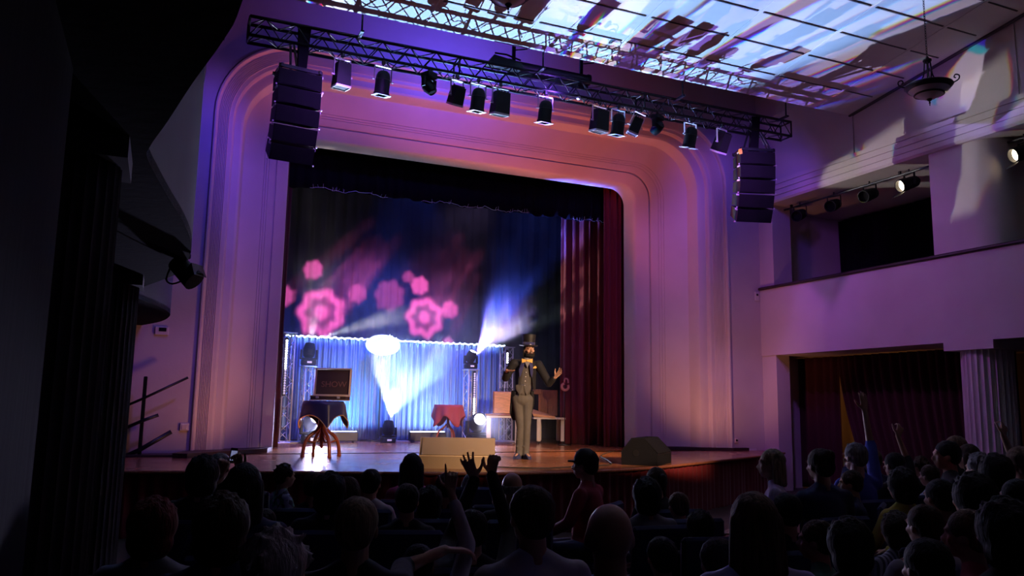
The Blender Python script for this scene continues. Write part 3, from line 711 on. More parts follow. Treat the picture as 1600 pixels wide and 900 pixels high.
# ------------------------------------------------------------------ front truss with its hung lights
TY, TZ0, TZ1 = 11.5, 6.95, 7.25
TR = thing('lighting_truss', 'long black lattice truss hung across the front of the proscenium', 'truss', (5.7, TY, TZ0))
def front_truss():
    L0, L1 = -4.9, 4.9; ch = []; h = TZ1-TZ0; C = [(-.14, h), (.14, h), (-.14, .02), (.14, .02)]
    for y, z in C:
        MB().path([(L0, y, z), (L1, y, z)], .026, 8).build('chord', 'truss_metal', TR, smooth=True)
    br = MB(); n = 46
    for i in range(n):
        a = L0+(L1-L0)*i/n; b = L0+(L1-L0)*(i+1)/n
        for (p, q) in ((0, 2), (1, 3), (0, 1), (2, 3)):
            u, w = (C[p], C[q]) if i % 2 else (C[q], C[p])
            br.path([(a, *u), (b, *w)], .0095, 5)
    for x in (L0, -1.75, 1.65, L1):
        for (p, q) in ((0, 2), (1, 3), (0, 1), (2, 3)): br.path([(x, *C[p]), (x, *C[q])], .016, 5)
    br.build('braces', 'truss_metal', TR, smooth=True)
    rnd = random.Random(2)
    for a, b, k in ((-4.1, -2.4, 3), (-2.3, -.9, 4), (-.8, 1.0, 5), (1.0, 2.4, 4), (2.4, 4.2, 4)):
        pts = []; N = 26
        for i in range(N+1):
            t = i/N; pts.append((a+(b-a)*t, -.05+.1*math.sin(t*9+k), .0+.05*rnd.random()-.09*abs(math.sin(t*PI*k))**2+.03))
        MB().path([tuple(p) for p in smooth3(pts)], .0075, 5).build('cable', 'rubber', TR, smooth=True)
def smooth3(P, k=3):
    P = [Vector(p) for p in P]; out = []
    for i in range(len(P)-1):
        a, b, c, d = P[max(i-1, 0)], P[i], P[i+1], P[min(i+2, len(P)-1)]
        for j in range(k):
            t = j/k; out.append(.5*((2*b)+(c-a)*t+(2*a-5*b+4*c-d)*t*t+(3*b-a-3*c+d)*t**3))
    out.append(P[-1]); return out
front_truss()
for x, lb in ((2.35, 'thin hanging rod holding the truss near the left speaker stack'), (5.3, 'thin hanging rod over the middle of the truss, left of the rolled screen case'), (8.0, 'thin hanging rod over the truss just right of the rolled screen case'), (10.3, 'thin hanging rod near the right end of the truss')):
    t = thing('hanging_rod', lb, 'rod', (x, 11.16, TZ1), group='rods hanging the truss from the ceiling')
    MB().cyl((0, 0, -.0), (0, 0, cz(11.12)-TZ1-.01), .014, n=8).build('rod', 'truss_metal', t, smooth=True)
    MB().box((0, .1, -.01), (.05, .3, .03)).build('clamp', 'truss_metal', t)

def clampmesh(m, z): m.cbox((0, 0, z+.03), (.05, .05, .07), .01); m.cyl((0, 0, z), (0, 0, z-.04), .01, n=8); return m
def yoke(m, w, top, bot, y=0.):
    m.cbox((0, y, top), (2*w, .045, .012), .004)
    for q in (-1, 1): m.cbox((q*w, y, (top+bot)/2), (.01, .035, top-bot), .003); m.cyl((q*(w-.012), y, bot), (q*(w+.035), y, bot), .014, n=8)
def par_round(loc, label, tilt=.25, turn=0., s=1.):
    t = thing('stage_lantern', label, 'spotlight', loc, (0, 0, turn), 'round lanterns on the front truss', s)
    m = clampmesh(MB(), .27); m.build('clamp', 'black_metal', t)
    m = MB(); yoke(m, .135, .235, .02); m.build('yoke', 'bright_edge', t)
    mx = Matrix.Rotation(tilt, 4, 'X')
    b = MB().lathe([(0, .17), (.05, .162), (.085, .135), (.103, .09), (.11, .04), (.11, -.16), (.118, -.165), (.118, -.2), (.105, -.2), (.1, -.15), (0, -.12)], 24, mtx=mx).build('housing', 'black_plastic', t, auto=40)
    m = MB(); m.path([(.113*math.cos(2*PI*k/24), .113*math.sin(2*PI*k/24), .03) for k in range(25)], .004, 4, mtx=mx); m.build('seam_ring', 'black_metal', b)
    m = MB()
    for q in (-1, 1): m.box((q*.1, 0, -.205), (.05, .23, .008), mx)
    m.box((0, .1, -.205), (.2, .03, .008), mx); m.box((0, -.1, -.205), (.2, .03, .008), mx); m.build('filter_frame', 'bright_edge', t)
    MB().path(smooth3([mx @ Vector((0, .02, .17)), (.03, .05, .27), (.1, .06, .31), (.02, .04, .34)]), .006, 5).build('power_cable', 'rubber', t, smooth=True)
    return t
def par_box(loc, label, tilt=.25, turn=0., w=.21, h=.36, s=1.):
    t = thing('flood_lantern', label, 'spotlight', loc, (0, 0, turn), 'boxy lanterns on the front truss', s)
    m = clampmesh(MB(), .27); m.build('clamp', 'black_metal', t)
    m = MB(); yoke(m, w/2+.02, .235, -.02); m.build('yoke', 'bright_edge', t)
    mx = Matrix.Rotation(tilt, 4, 'X')
    b = MB().hull([(i*w/2*k, j*.1*k, z) for i in (-1, 1) for j in (-1, 1) for z, k in ((h*.42, .93), (-h*.5, 1.06))], mx).build('housing', 'black_plastic', t)
    m = MB(); [m.box((-w*.33+w*.22*k, .0, h*.44), (.012, .16, .03), mx) for k in range(4)]; m.build('cooling_fins', 'black_metal', b)
    m = MB(); [m.box((i*w*.53, 0, -h*.5), (.008, .2, .03), mx) for i in (-1, 1)]; [m.box((0, j*.105, -h*.5), (w*1.06, .008, .03), mx) for j in (-1, 1)]; m.build('front_lip', 'bright_edge', t)
    MB().path(smooth3([mx @ Vector((-.05, .02, h*.45)), (-.06, .05, .25), (.02, .06, .3), (.1, .04, .33)]), .006, 5).build('power_cable', 'rubber', t, smooth=True)
    return t
FX = [('b', 534, 122, -.1, 'boxy black lantern, leftmost on the truss, beside the left speaker stack', .2), ('r', 598, 130, 0, 'domed black lantern with bright yoke, first domed one from the left speaker stack', .15),
      ('m', 670, 137, .4, 'small tilted moving head hanging under a pale lit base on the truss', .3), ('b', 714, 143, .25, 'small tilted boxy lantern between the small moving head and a domed lantern', .2),
      ('r', 747, 156, 0, 'domed lantern squeezed between two boxy lanterns left of the truss middle', .12), ('b', 782, 162, 0, 'large boxy lantern below the rolled screen case', .1), ('r', 852, 170, 0, 'domed lantern hanging alone near the middle of the truss', .12),
      ('b', 937, 188, -.05, 'wide boxy lantern, first of the tight cluster right of the middle', .15), ('r', 966, 192, 0, 'domed lantern inside the tight cluster right of the middle', .1), ('t', 993, 192, .5, 'boxy lantern with a bright front edge, tilted sharply in the cluster', .4),
      ('m', 1027, 198, .5, 'dark moving head with a pale spot on its side, right of the cluster', .5), ('r', 1079, 210, .1, 'last domed lantern toward the right end of the truss', .1), ('b', 1128, 222, .3, 'boxy lantern nearest the right speaker stack', .2)]
for k, x, y, tl, lb, turn in FX:
    p = at(x, y, 1, TY-.14); dz = TZ0-p.z-.05
    if k == 'r': par_round((p.x, p.y, TZ0-.33), lb, .2+tl, turn)
    elif k == 'b': par_box((p.x, p.y, TZ0-.33), lb, .2+tl, turn, .18 if x in (714,) else (.25 if x in (782, 937) else .21), .3 if x == 714 else .38)
    elif k == 't': o = par_box((p.x, p.y, TZ0-.31), lb, .2, -.3, .17, .3); o.rotation_euler = (0, .38, -.3)
    else:
        t = moving_head((p.x, p.y, TZ0-.06), lb, (.9 if x > 1000 else -.6, .3, 0), 'grille' if x < 1000 else 'lens_blue', .72, True, .5)
        t['category'] = 'moving light'; t['group'] = 'moving heads under the front truss'
        MB().cyl((0, 0, -.05), (0, 0, 0), .02, n=8).cbox((0, 0, -.08), (.05, .05, .07), .01).build('clamp', 'black_metal', t)

# rolled screen case above the truss
a = at(800, 100, 1, 11.75); b = at(915, 117, 1, 11.75)
t = thing('projection_screen_case', 'long dark rolled screen case bracketed above the middle of the truss', 'screen case', ((a.x+b.x)/2, 11.75, 7.47)); L = b.x-a.x+.1
MB().cyl((-L/2, 0, 0), (L/2, 0, 0), .085, n=20).build('roller_tube', 'black_metal', t, auto=40)
MB().cbox((0, .02, -.12), (L, .06, .07), .01).build('bottom_bar', 'black_metal', t)
for x in (-L*.43, L*.43): MB().box((x, .06, .12), (.06, .03, .5)).path([(x, .06, .3), (x+.25, .06, .37)], .012, 6).build('bracket', 'black_metal', t)
for x in (-L/2, L/2): MB().cyl((x-.02, 0, 0), (x+.02, 0, 0), .1, n=20).build('end_cap', 'black_plastic', t, auto=40)
p = at(782, 97, 1, 11.5)
t = thing('control_box', 'small slanted black equipment box lying on top of the truss', 'equipment box', (p.x+.05, 11.5, TZ1+.03))
MB().hull([(-.3, -.12, 0), (.3, -.12, 0), (-.3, .12, 0), (.3, .12, 0), (-.2, -.1, .15), (.28, -.1, .1), (-.2, .1, .15), (.28, .1, .1)]).build('housing', 'black_metal', t)
MB().path([(-.2, -.13, .16), (0, -.13, .17), (.25, -.13, .12)], .015, 6).build('cable_loom', 'rubber', t)
p = at(904, 153, 1, 11.3)
t = thing('mini_camera', 'tiny camera dangling from a loop of cable under the truss', 'camera', tuple(p)); MB().ell((0, 0, 0), (.035, .05, .03)).build('housing', 'bright_edge', t, smooth=True)
MB().path(smooth3([(0, 0, .02), (.1, 0, -.02), (.18, 0, .04), (.2, .1, .2)]), .006, 5).build('cable', 'rubber', t, smooth=True)

# line arrays
def array(x, y, z, turn, label, n, bend, extra, w=.62):
    t = thing('speaker_stack', label, 'loudspeaker', (x, y, z), (0, 0, turn), 'hung loudspeaker stacks')
    h = .245; P = Vector((0, 0, 0)); ang = 0.
    for k in range(n):
        ang = bend*k/(n-1)*(k/(n-1))**.3 if k else 0.
        mx = Matrix.Translation(P) @ Matrix.Rotation(ang, 4, 'X')
        m = MB(); m.hull([(i*w/2, -.19, z_) for i in (-1, 1) for z_ in (-.005, -h+.005)]+[(i*w*.46, .22, z_) for i in (-1, 1) for z_ in (-.03, -h+.03)], mx)
        c = m.build('cabinet', 'black_plastic', t)
        g = MB(); g.hull([(i*w*.49, -.195, z_) for i in (-1, 1) for z_ in (-.012, -h+.012)]+[(i*.05, -.215, z_) for i in (-1, 1) for z_ in (-.012, -h+.012)], mx); g.build('grille', 'grille', c)
        f = MB()
        for i in (-1, 1): f.box((i*(w/2+.008), -.12, -.02), (.016, .1, .03), mx); f.cyl(mx @ Vector((i*(w/2+.01), -.17, -h)), mx @ Vector((i*(w/2+.03), -.17, -h)), .012, n=6)
        f.build('rigging_pins', 'bright_edge', c)
        P = mx @ Vector((0, 0, -h))
    m = MB()
    for i in (-1, 1): m.box((i*w*.44, 0, .035), (.03, .44, .05))
    m.box((0, -.18, .035), (w, .03, .05)); m.box((0, .18, .035), (w, .03, .05)); m.build('top_frame', 'truss_metal', t)
    m = MB()
    for a, b in extra: m.path([a, b], .018, 6)
    m.build('hanging_straps', 'truss_metal', t)
    return t
A = array(1.5, 11.4, 6.5, .12, 'tall black line array speaker stack hanging under the left end of the truss', 5, .5, [((-.1, 0, .05), (-.1, .1, .5)), ((-.0, 0, .05), (-.05, .1, .5)), ((.12, 0, .05), (.1, .1, .5))])
m = MB(); m.hull([(.0, -.02, .06), (.12, -.02, .06), (.0, .05, .06), (.12, .05, .06), (-.02, -.02, .78), (.16, -.02, .78), (-.02, .05, .78), (.16, .05, .78)]); m.build('cloth_sleeve', 'black_cloth', A)
B = array(9.72, 11.4, 6.5, -.3, 'black speaker stack with a yellow tag hanging under the right end of the truss', 5, .45, [((-.2, 0, .05), (.0, .1, .6)), ((-.05, 0, .05), (.02, .1, .6)), ((.1, 0, .05), (.05, .1, .6)), ((.3, 0, .05), (.1, .05, .5)), ((.36, 0, .05), (.15, .05, .5))], .66)
MB().hull([(-.36, -.2, .02), (-.30, -.2, .04), (-.29, -.2, -.06), (-.35, -.2, -.08), (-.36, -.17, 0), (-.3, -.17, -.04)]).build('yellow_tag', 'yellow', B)
m = MB(); m.hull([(-.08, -.03, .03), (.08, -.03, .03), (-.08, .05, .03), (.08, .05, .03), (-.02, -.03, .72), (.14, -.03, .72), (-.02, .05, .72), (.14, .05, .72)]); m.build('cloth_sleeve', 'black_cloth', B)

# pendants
def pendant(x, y, zb, label):
    t = thing('pendant_lamp', label, 'pendant lamp', (x, y, zb), group='bowl pendants under the hall ceiling', scale=.82)
    MB().lathe([(0, .045), (.08, .05), (.2, .11), (.29, .19), (.335, .25), (.325, .255), (.28, .2), (.19, .125), (0, .065)], 40).build('glass_bowl', 'glass_bowl', t, auto=50)
    m = MB(); m.lathe([(.30, .19), (.355, .255), (.345, .27), (.33, .262), (.292, .2)], 40); m.lathe([(.205, .105), (.225, .115), (.222, .13), (.2, .118)], 40); m.build('iron_bands', 'iron', t, smooth=True)
    m = MB(); m.lathe([(0, -.07), (.008, -.06), (.006, -.03), (.018, -.02), (.008, 0), (.03, .02), (.045, .04), (.03, .055), (0, .06)], 16); m.build('finial', 'iron', t, smooth=True)
    for k in range(4):
        a = PI/4+k*PI/2; c, s = math.cos(a), math.sin(a)
        P = [(.04, .68), (.05, .55), (.07, .42), (.14, .33), (.25, .28), (.35, .28), (.42, .32), (.43, .38), (.38, .40), (.36, .36), (.385, .345)]
        MB().path(smooth3([(r*c, r*s, z) for r, z in P], 4), .011, 6).build('scroll_arm', 'iron', t, smooth=True)
    MB().lathe([(0, .76), (.02, .75), (.03, .72), (.065, .70), (.065, .67), (.03, .64), (0, .62)], 16).build('hub', 'iron', t, smooth=True)
    m = MB(); H = (cz(y)-zb)/.82; n = int((H-.76)/.042)
    for k in range(n):
        z = .76+.042*k; q = k % 2
        m.path([((.013*math.cos(w) if q else 0), (0 if q else .013*math.cos(w)), z+.02+.027*math.sin(w)) for w in [2*PI*i/8 for i in range(9)]], .0045, 4, False)
    m.build('chain', 'iron', t, smooth=True)
    MB().lathe([(0, H-.002), (.07, H-.004), (.06, H-.03), (.02, H-.05), (0, H-.05)], 16).build('ceiling_rose', 'iron', t, smooth=True)
p = at(1453, 166, 1, 7.); pendant(p.x, 7., p.z+.06, 'iron and frosted glass bowl pendant lamp hanging by a chain before the right balcony')
p = at(794, 21, 1, 7.); pendant(p.x, 7., p.z+.06, 'bowl pendant lamp of which only the tip shows above the middle of the truss')

# balcony spotlights
def bal_spot(x, y, z, yaw, label, lit, drop=.0):
    t = thing('balcony_spotlight', label, 'spotlight', (x, y, z), (0, 0, yaw), 'spotlights under the right balcony beam')
    mx = Matrix.Rotation(.38, 4, 'X')       # body axis along local +Y, nose down
    r2 = Matrix.Rotation(-.35, 4, 'X') @ Matrix.Rotation(-PI/2, 4, 'X')
    MB().lathe([(0, -.2), (.06, -.19), (.1, -.14), (.11, -.05), (.11, .06), (.12, .07), (.12, .22), (.105, .22), (.1, .1), (0, .08)], 20, mtx=r2).build('housing', 'black_plastic', t, auto=40)
    MB().cyl(r2 @ Vector((0, 0, .14)), r2 @ Vector((0, 0, .15)), .098, n=20).build('lens', 'lens_warm' if lit else 'grille', t)
    m = MB()
    for q in (-1, 1): m.cbox((q*.135, 0, .06), (.01, .04, .22), .003)
    m.cbox((0, 0, .17), (.28, .04, .012), .003); m.cyl((0, 0, .17), (0, 0, 6.24-z), .014, n=8); m.build('yoke', 'black_metal', t)
    if lit: MB().hull([r2 @ Vector(v) for v in ((-.1, .115, .2), (.1, .115, .2), (-.12, .16, .34), (.12, .16, .34), (-.12, .155, .34), (.12, .155, .34), (-.1, .11, .2), (.1, .11, .2))]).build('barn_door', 'black_metal', t)
    return t
SPX = 12.25
bal_spot(SPX, 12.95, 5.98, 2.0, 'unlit spotlight closest to the stage under the balcony beam', False)
bal_spot(SPX, 12.0, 5.98, 1.95, 'unlit spotlight hanging second from the stage under the balcony beam', False)
bal_spot(SPX, 11.1, 5.98, 1.7, 'dim-lensed spotlight third from the stage under the balcony beam', False)
bal_spot(SPX, 10.2, 5.98, 1.35, 'spotlight with glowing warm lens beside the rounded balcony pillar', True)
bal_spot(SPX, 8.05, 5.95, 1.2, 'spotlight with glowing warm lens past the rounded pillar at the frame edge', True)

t = thing('light_pipe', 'long thin pipe under the balcony beam from which the spotlights hang', 'pipe', (SPX, 10, 6.2)); MB().cyl((0, -3, -.02), (0, 3.6, -.02), .02, n=8).build('pipe', 'black_metal', t)
for y in (-2.5, .4, 3.2): MB().box((0, y, .02), (.04, .04, .06)).build('bracket', 'black_metal', t)
# lamps on the left balcony
t = thing('balcony_spotlight', 'black spotlight clamped under the left wavy balcony against the pale portal', 'spotlight', tuple(at(284, 432, 1, 7.1)), (0, 0, -.6))
MB().cyl((-.06, 0, .12), (.12, 0, -.04), .075, .09, 16).build('housing', 'black_plastic', t, auto=40)
m = MB(); m.cbox((-.02, 0, .17), (.16, .05, .05), .01); m.cyl((-.06, 0, .15), (-.12, .0, .3), .02); m.build('yoke', 'black_metal', t)
MB().hull([(.09, -.08, .05), (.13, -.08, .1), (.17, -.09, .0), (.09, .08, .05), (.17, .09, .0), (.13, .08, .1)]).build('barn_door', 'black_metal', t)
MB().path(smooth3([(-.1, 0, .1), (-.14, 0, -.02), (-.08, 0, -.06), (.02, 0, -.03)]), .008, 5).build('power_cable', 'rubber', t)
t = thing('balcony_spotlight', 'spotlight seen edge on with a white-lit rim at the dark left balcony edge', 'spotlight', tuple(at(298, 145, 1, 6.2)), (0, 0, .1))
MB().path([(.03*math.cos(w), .02, .07*math.sin(w)) for w in [PI*k/10-PI/2 for k in range(11)]], .006, 5).build('lit_rim', 'lens_white', t)
MB().cyl((-.10, .0, 0), (.0, .02, 0), .05, .07, 16).cyl((-.08, 0, 0), (-.3, 0, .05), .02).build('housing', 'black_plastic', t)
t = thing('cable_hook', 'black hook-like bracket hanging below the near left balcony edge', 'bracket', tuple(at(351, 52, 1, 2.9)))
MB().hull([(-.06, 0, .12), (.02, 0, .12), (.0, 0, -.03), (-.03, .02, .1), (-.06, .03, .12), (.01, .03, .12)]).build('bracket', 'black_metal', t)

# monitor wedges
def wedge(loc, yaw, label, w=.98, d=.5, h=.36, mt='monitor_box'):
    t = thing('stage_monitor', label, 'stage monitor', loc, (0, 0, yaw), 'wedge monitors on the stage lip')
    pr = [(-d/2, 0), (d/2, 0), (d/2, h*.5), (d*.22, h), (-d*.1, h), (-d/2-.0, h*.42)]
    MB().prism(pr, -w/2, w/2, 0).build('cabinet', mt, t)
    n = Vector((-.1*d+d/2, 0)); 
    MB().hull([(i*w*.47, y, z) for i in (-1, 1) for y, z in ((-d/2-.004, h*.44), (-d*.11, h*.985), (-d/2-.012, h*.46), (-d*.12-.008, h*1.0))]).build('grille', mt, t)
    MB().box((0, -d/2-.002, h*.42), (w*1.0, .012, .012)).build('edge_strip', 'case_alu' if mt == 'monitor_box' else 'black_metal', t)
    m = MB(); [m.cyl((i*w*.505, .05, h*.45), (i*w*.49, .05, h*.45), .05, n=12) for i in (-1, 1)]; m.build('side_sockets', 'black_metal', t)
    return t
a = at(662, 732, 2, SZ); b = at(760, 734, 2, SZ)
wedge(((a.x+b.x)/2+.13, (a.y+b.y)/2+.27, SZ), math.atan2(b.y-a.y, b.x-a.x)*.0-.38, 'tan-lit wedge stage monitor lying on the stage lip left of the performer', 1.02, .5, .40)
wedge((6.98, 10.80, SZ), .75, 'black wedge stage monitor on the lip in front of the right portal leg', .92, .55, .40, 'monitor_black')

# draped table with open case
tb = at(502, 713, 2, SZ); TX, TYY = 2.44, 13.2
T = thing('side_table', 'small table on four curved bentwood legs under a dark blue draped cloth', 'table', (TX, TYY, SZ), (0, 0, -.2))
MB().cyl((0, 0, .84), (0, 0, .865), .27, n=32).build('table_top', 'bentwood', T)
for k in range(4):
    a = PI/4+k*PI/2-.35; c, s = math.cos(a), math.sin(a)
    P = [(.06, .80), (.05, .62), (.05, .48), (.10, .40), (.20, .33), (.27, .24), (.30, .12), (.31, .0)]
    m = MB(); m.path(smooth3([(r*c, r*s, z) for r, z in P], 4), [.028]*29, 8)
    m.path(smooth3([(.05*c, .05*s, .30), (.12*c, .12*s, .23), (.2*c, .2*s, .235), (.27*c, .27*s, .26)], 4), .016, 8)
    m.cyl((.31*c, .31*s, 0), (.31*c, .31*s, .035), .034, n=10); m.build('leg', 'bentwood', T, smooth=True)
MB().lathe([(0, .12), (.02, .13), (.03, .16), (.02, .19), (.045, .25), (.05, .34), (.03, .42), (.05, .5), (.06, .8), (0, .8)], 16).build('centre_post', 'bentwood', T, smooth=True)
def cloth():
    m = MB(); S = .52
    def fn(u, v):
        x, y = (u-.5)*2*S, (v-.5)*2*S; a = PI/4+.18
        X, Y = x*math.cos(a)-y*math.sin(a), x*math.sin(a)+y*math.cos(a); r = math.hypot(X, Y); R0 = .285
        if r <= R0: return (X, Y, .872)
        th = math.atan2(Y, X); over = r-R0
        f = math.sin(th*9+1.)*.5+.5*math.sin(th*5+2)
        rr = R0+.018+min(over, .06)*.5+over*(.10+.10*f); return (rr*math.cos(th), rr*math.sin(th), .868-max(0, over-.012)*.97)
    m.grid(fn, 72, 72); return m, fn
cm, fn = cloth()
CL = thing('tablecloth', 'dark blue satin cloth with gold edging draped over the small table in points', 'tablecloth', (TX, TYY, SZ+.002), (0, 0, -.2))
thick(cm.build('cloth', 'navy_satin', CL, smooth=True), .006)
m = MB()
for e in range(4):
    P = [fn(*((k/36, 0), (1, k/36), (1-k/36, 1), (0, 1-k/36))[e]) for k in range(37)]; m.path(P, .009, 5)
m.build('gold_edging', 'gold_trim', CL, smooth=True)
CS = thing('open_case', 'dark lined show case with brass-toned metal edges standing open on the blue cloth', 'case', (TX+.10, TYY-.02, SZ+.885), (0, 0, -.42))
w, d, h = .56, .34, .43
m = MB(); m.box((0, 0, .035), (w, d, .07)); m.build('tray', 'case_lining', CS)
LD = MB().box((0, 0, h/2), (w-.03, .05, h-.03)).build('lid', 'case_lining', CS); LD.location = (0, .12, .08); LD.rotation_euler = (-.12, 0, 0)
m = MB()
for z in (0, h): m.cbox((0, -.01, z), (w, .09, .022), .005)
for x in (-w/2, w/2): m.cbox((x, -.01, h/2), (.022, .09, h), .005)
m.build('metal_frame', 'case_alu', LD)
m = MB(); [m.ell((i*w/2, -.04, k*h), (.02, .02, .02), None, 10, 6) for i in (-1, 1) for k in (0, 1)]; m.build('corner_caps', 'bright_edge', LD, smooth=True)
m = MB()
for z in (.004, .07): m.cbox((0, -d/2, z), (w, .014, .014), .003); [m.cbox((i*w/2, 0, z), (.014, d, .014), .003) for i in (-1, 1)]
m.build('tray_edging', 'case_alu', CS)
for i in (-1, 1): MB().cbox((i*w*.3, -d/2-.01, .045), (.05, .012, .035), .004).build('latch', 'bright_edge', CS)
def text(s, size, mt, parent, loc, rot=(PI/2, 0, 0), name='lettering', ext=.002, scale=None):
    c = bpy.data.curves.new(name, 'FONT'); c.body = s; c.size = size; c.align_x = 'CENTER'; c.align_y = 'CENTER'; c.extrude = ext
    o = bpy.data.objects.new(name, c); COL.objects.link(o); dg = bpy.context.evaluated_depsgraph_get(); me = bpy.data.meshes.new_from_object(o.evaluated_get(dg), depsgraph=dg); bpy.data.objects.remove(o)
    me.materials.clear(); me.materials.append(M[mt]); o = bpy.data.objects.new(name, me); COL.objects.link(o); o.parent = parent; o.location = loc; o.rotation_euler = rot
    if scale: o.scale = scale
    return o
text('SHOW', .13, 'case_letters', LD, (.02, -.028, .175), scale=(1.05, 1, 1))

# pale wooden desk, slanted lectern bench, red-draped table, hanging glove-like prop
a = at(762, 690, 1, 17.0)
D = thing('prop_desk', 'white-legged table carrying a pale wooden box, half hidden behind the performer', 'table', (7.15, 17.0, SZ), (0, 0, -.36))
for x in (-.3, .36):
    for y in (-.2, .2): MB().cbox((x, y, .31), (.10, .08, .60), .008).build('leg', 'white_paint', D)
MB().cbox((.03, 0, .60), (.78, .5, .05), .01).build('rail', 'white_paint', D); MB().cbox((.03, 0, .645), (.82, .54, .035), .01).build('top', 'brown_wood', D)
m = MB(); m.cbox((-.3, -.06, .012), (.3, .09, .024), .006); m.cbox((.36, -.06, .012), (.24, .09, .024), .006); m.build('feet_board', 'white_paint', D)
BX = thing('wooden_box', 'pale wooden box with dark sides standing on the white-legged table', 'box', (7.22, 17.05, SZ+.665), (0, 0, -.36))
MB().cbox((0, 0, .25), (.52, .34, .5), .01).build('box_body', 'brown_wood', BX); MB().cbox((0.01, -.172, .25), (.48, .014, .47), .004).build('front_panel', 'pale_wood', BX)
m = MB(); rnd = random.Random(3)
for k in range(9): x = -.1+.04*k; m.path([(x, 0, .5), (x+rnd.uniform(-.02, .02), 0, .53+rnd.random()*.05)], .006, 5); m.ell((x, 0, .545+rnd.random()*.04), (.012, .012, .012), None, 8, 5)
m.build('small_pegs', 'black_metal', BX)
E_ = thing('prop_bench', 'white-legged bench with a slanted wooden flap, to the right of the performer\'s legs', 'bench', (8.2, 16.95, SZ), (0, 0, -.36))
for x, y, c in ((-.16, -.25, 0), (.34, .2, 0), (-.1, .25, 0), (.4, -.1, 0)):
    l = MB().cbox((x, y, .33), (.09, .07, .54), .008).build('leg', 'white_paint', E_); MB().cyl((x, y, .03), (x, y, .07), .012).cyl((x-.012, y, .03), (x+.012, y, .03), .03, n=12).build('caster', 'black_metal', l)
MB().hull([(-.3, -.28, .68), (-.28, -.28, .62), (.2, -.3, .58), (.22, -.3, .62), (-.35, .2, .80), (-.33, .2, .75), (.15, .2, .62), (.17, .2, .66)]).build('slanted_flap', 'pale_wood', E_)
MB().hull([(x, y, z) for x in (-.28, .45) for y in (-.28, .3) for z in (.56, .6)]).build('seat_frame', 'white_paint', E_)
MB().cbox((-.12, .1, .95), (.05, .05, .55), .006).build('post', 'brown_wood', E_); MB().cbox((-.18, .1, 1.18), (.2, .08, .12), .01).build('headboard', 'brown_wood', E_)
MB().cbox((.12, .3, .93), (.42, .03, .6), .006).build('back_panel', 'brown_wood', E_)
Q = thing('round_table', 'small table under a pink-red cloth dimly seen in the haze beside the right truss tower', 'table', (5.92, 17.15, SZ), (0, 0, .1))
for k in range(3):
    a = .5+k*2*PI/3; c, s = math.cos(a), math.sin(a); MB().path(smooth3([(.03*c, .03*s, .42), (.1*c, .1*s, .34), (.2*c, .2*s, .26), (.25*c, .25*s, .1), (.26*c, .26*s, .0)], 4), .022, 8).build('leg', 'bentwood', Q, smooth=True)
MB().cyl((0, 0, .34), (0, 0, .8), .03, n=12).build('post', 'bentwood', Q); MB().cyl((0, 0, .8), (0, 0, .83), .3, n=24).build('table_top', 'bentwood', Q)
CQ = thing('tablecloth', 'pink-red cloth hanging over the small table in the haze', 'tablecloth', (5.92, 17.15, SZ+.005), (0, 0, .1))
m = MB()
def fq(u, v):
    th = 2*PI*u; 
    if v < .3: r = .31*v/.3; z = .84
    else:
        r = .315+.05*(v-.3)*(1+math.sin(th*8)); z = .84-(v-.3)/.7*(.36+.12*math.sin(th*4+1))
    return (r*math.cos(th), r*math.sin(th), z)
thick(m.grid(fq, 72, 10).build('cloth', 'pink_cloth', CQ, smooth=True), .006)
hp = at(883, 600, 1, 16.2)
H = thing('foam_prop', 'pinkish curled foam prop on a thin stand against the red curtain', 'prop', (hp.x, 16.2, SZ), (0, 0, -.36)); z0 = hp.z-SZ
MB().path(smooth3([(.0+.075*math.cos(w), 0, z0-.06+.075*math.sin(w)) for w in [1.9+k*.45 for k in range(12)]]), .03, 8).build('curl', 'pink_foam', H, smooth=True)
MB().path(smooth3([(-.02, 0, z0+.03), (.0, 0, z0+.12), (.06, 0, z0+.1), (.07, 0, z0+.02)]), [.02]*10, 8).build('hook', 'pink_foam', H, smooth=True)
MB().cyl((0, .03, 0), (0, .03, z0-.02), .01, n=8).cyl((0, .03, 0), (0, .03, .02), .15, n=20).build('stand', 'black_metal', H)

# stair rail, thermostat, switches, socket, sensor by the stage
rl = thing('stair_handrail', 'dark metal handrail with sloping bars beside the stage at the left wall', 'handrail', (-.2, 13.6, SZ))
MB().cbox((0, 0, .6), (.055, .055, 1.2), .008).build('post', 'black_metal', rl); MB().cyl((0, 0, 0), (0, 0, .02), .06).build('foot_plate', 'black_metal', rl)
for (z0, x1, z1, r) in ((.84, .60, 1.2, .02), (.5, .22, .62, .026), (.07, .42, .37, .034)):
    MB().path([(-.3, 0, z0-.12), (0, -.03, z0+.03), (x1, -.03, z1)], r, 8).build('rail', 'black_metal', rl, smooth=True)
def plate(name, px, py, w, h, label, cat, detail):
    p = at(px, py, 1, YP); t = thing(name, label, cat, (p.x, YP-.002, p.z)); MB().cbox((0, -.012, 0), (w, .024, h), .006).build('cover', 'white_paint', t); detail(t); return t
plate('thermostat', 253, 517, .2, .13, 'small white thermostat with a dark display high on the left stage wall', 'thermostat', lambda t: MB().cbox((.01, -.026, .02), (.11, .006, .06), .002).build('display', 'black_metal', t))
plate('light_switch', 288, 667, .13, .12, 'single square white switch beside the portal edge', 'switch', lambda t: MB().cbox((0, -.027, 0), (.08, .008, .08), .003).build('rocker', 'white_paint', t))
plate('light_switch', 237, 717, .12, .12, 'square white switch low at the foot of the handrail', 'switch', lambda t: MB().cbox((0, -.027, 0), (.08, .008, .08), .003).build('rocker', 'white_paint', t))
def four(t):
    for k in range(4): MB().cyl((-.15+.1*k, -.03, 0), (-.15+.1*k, -.022, 0), .028, n=16).build('socket', 'black_metal' if k == 0 else 'white_paint', t)
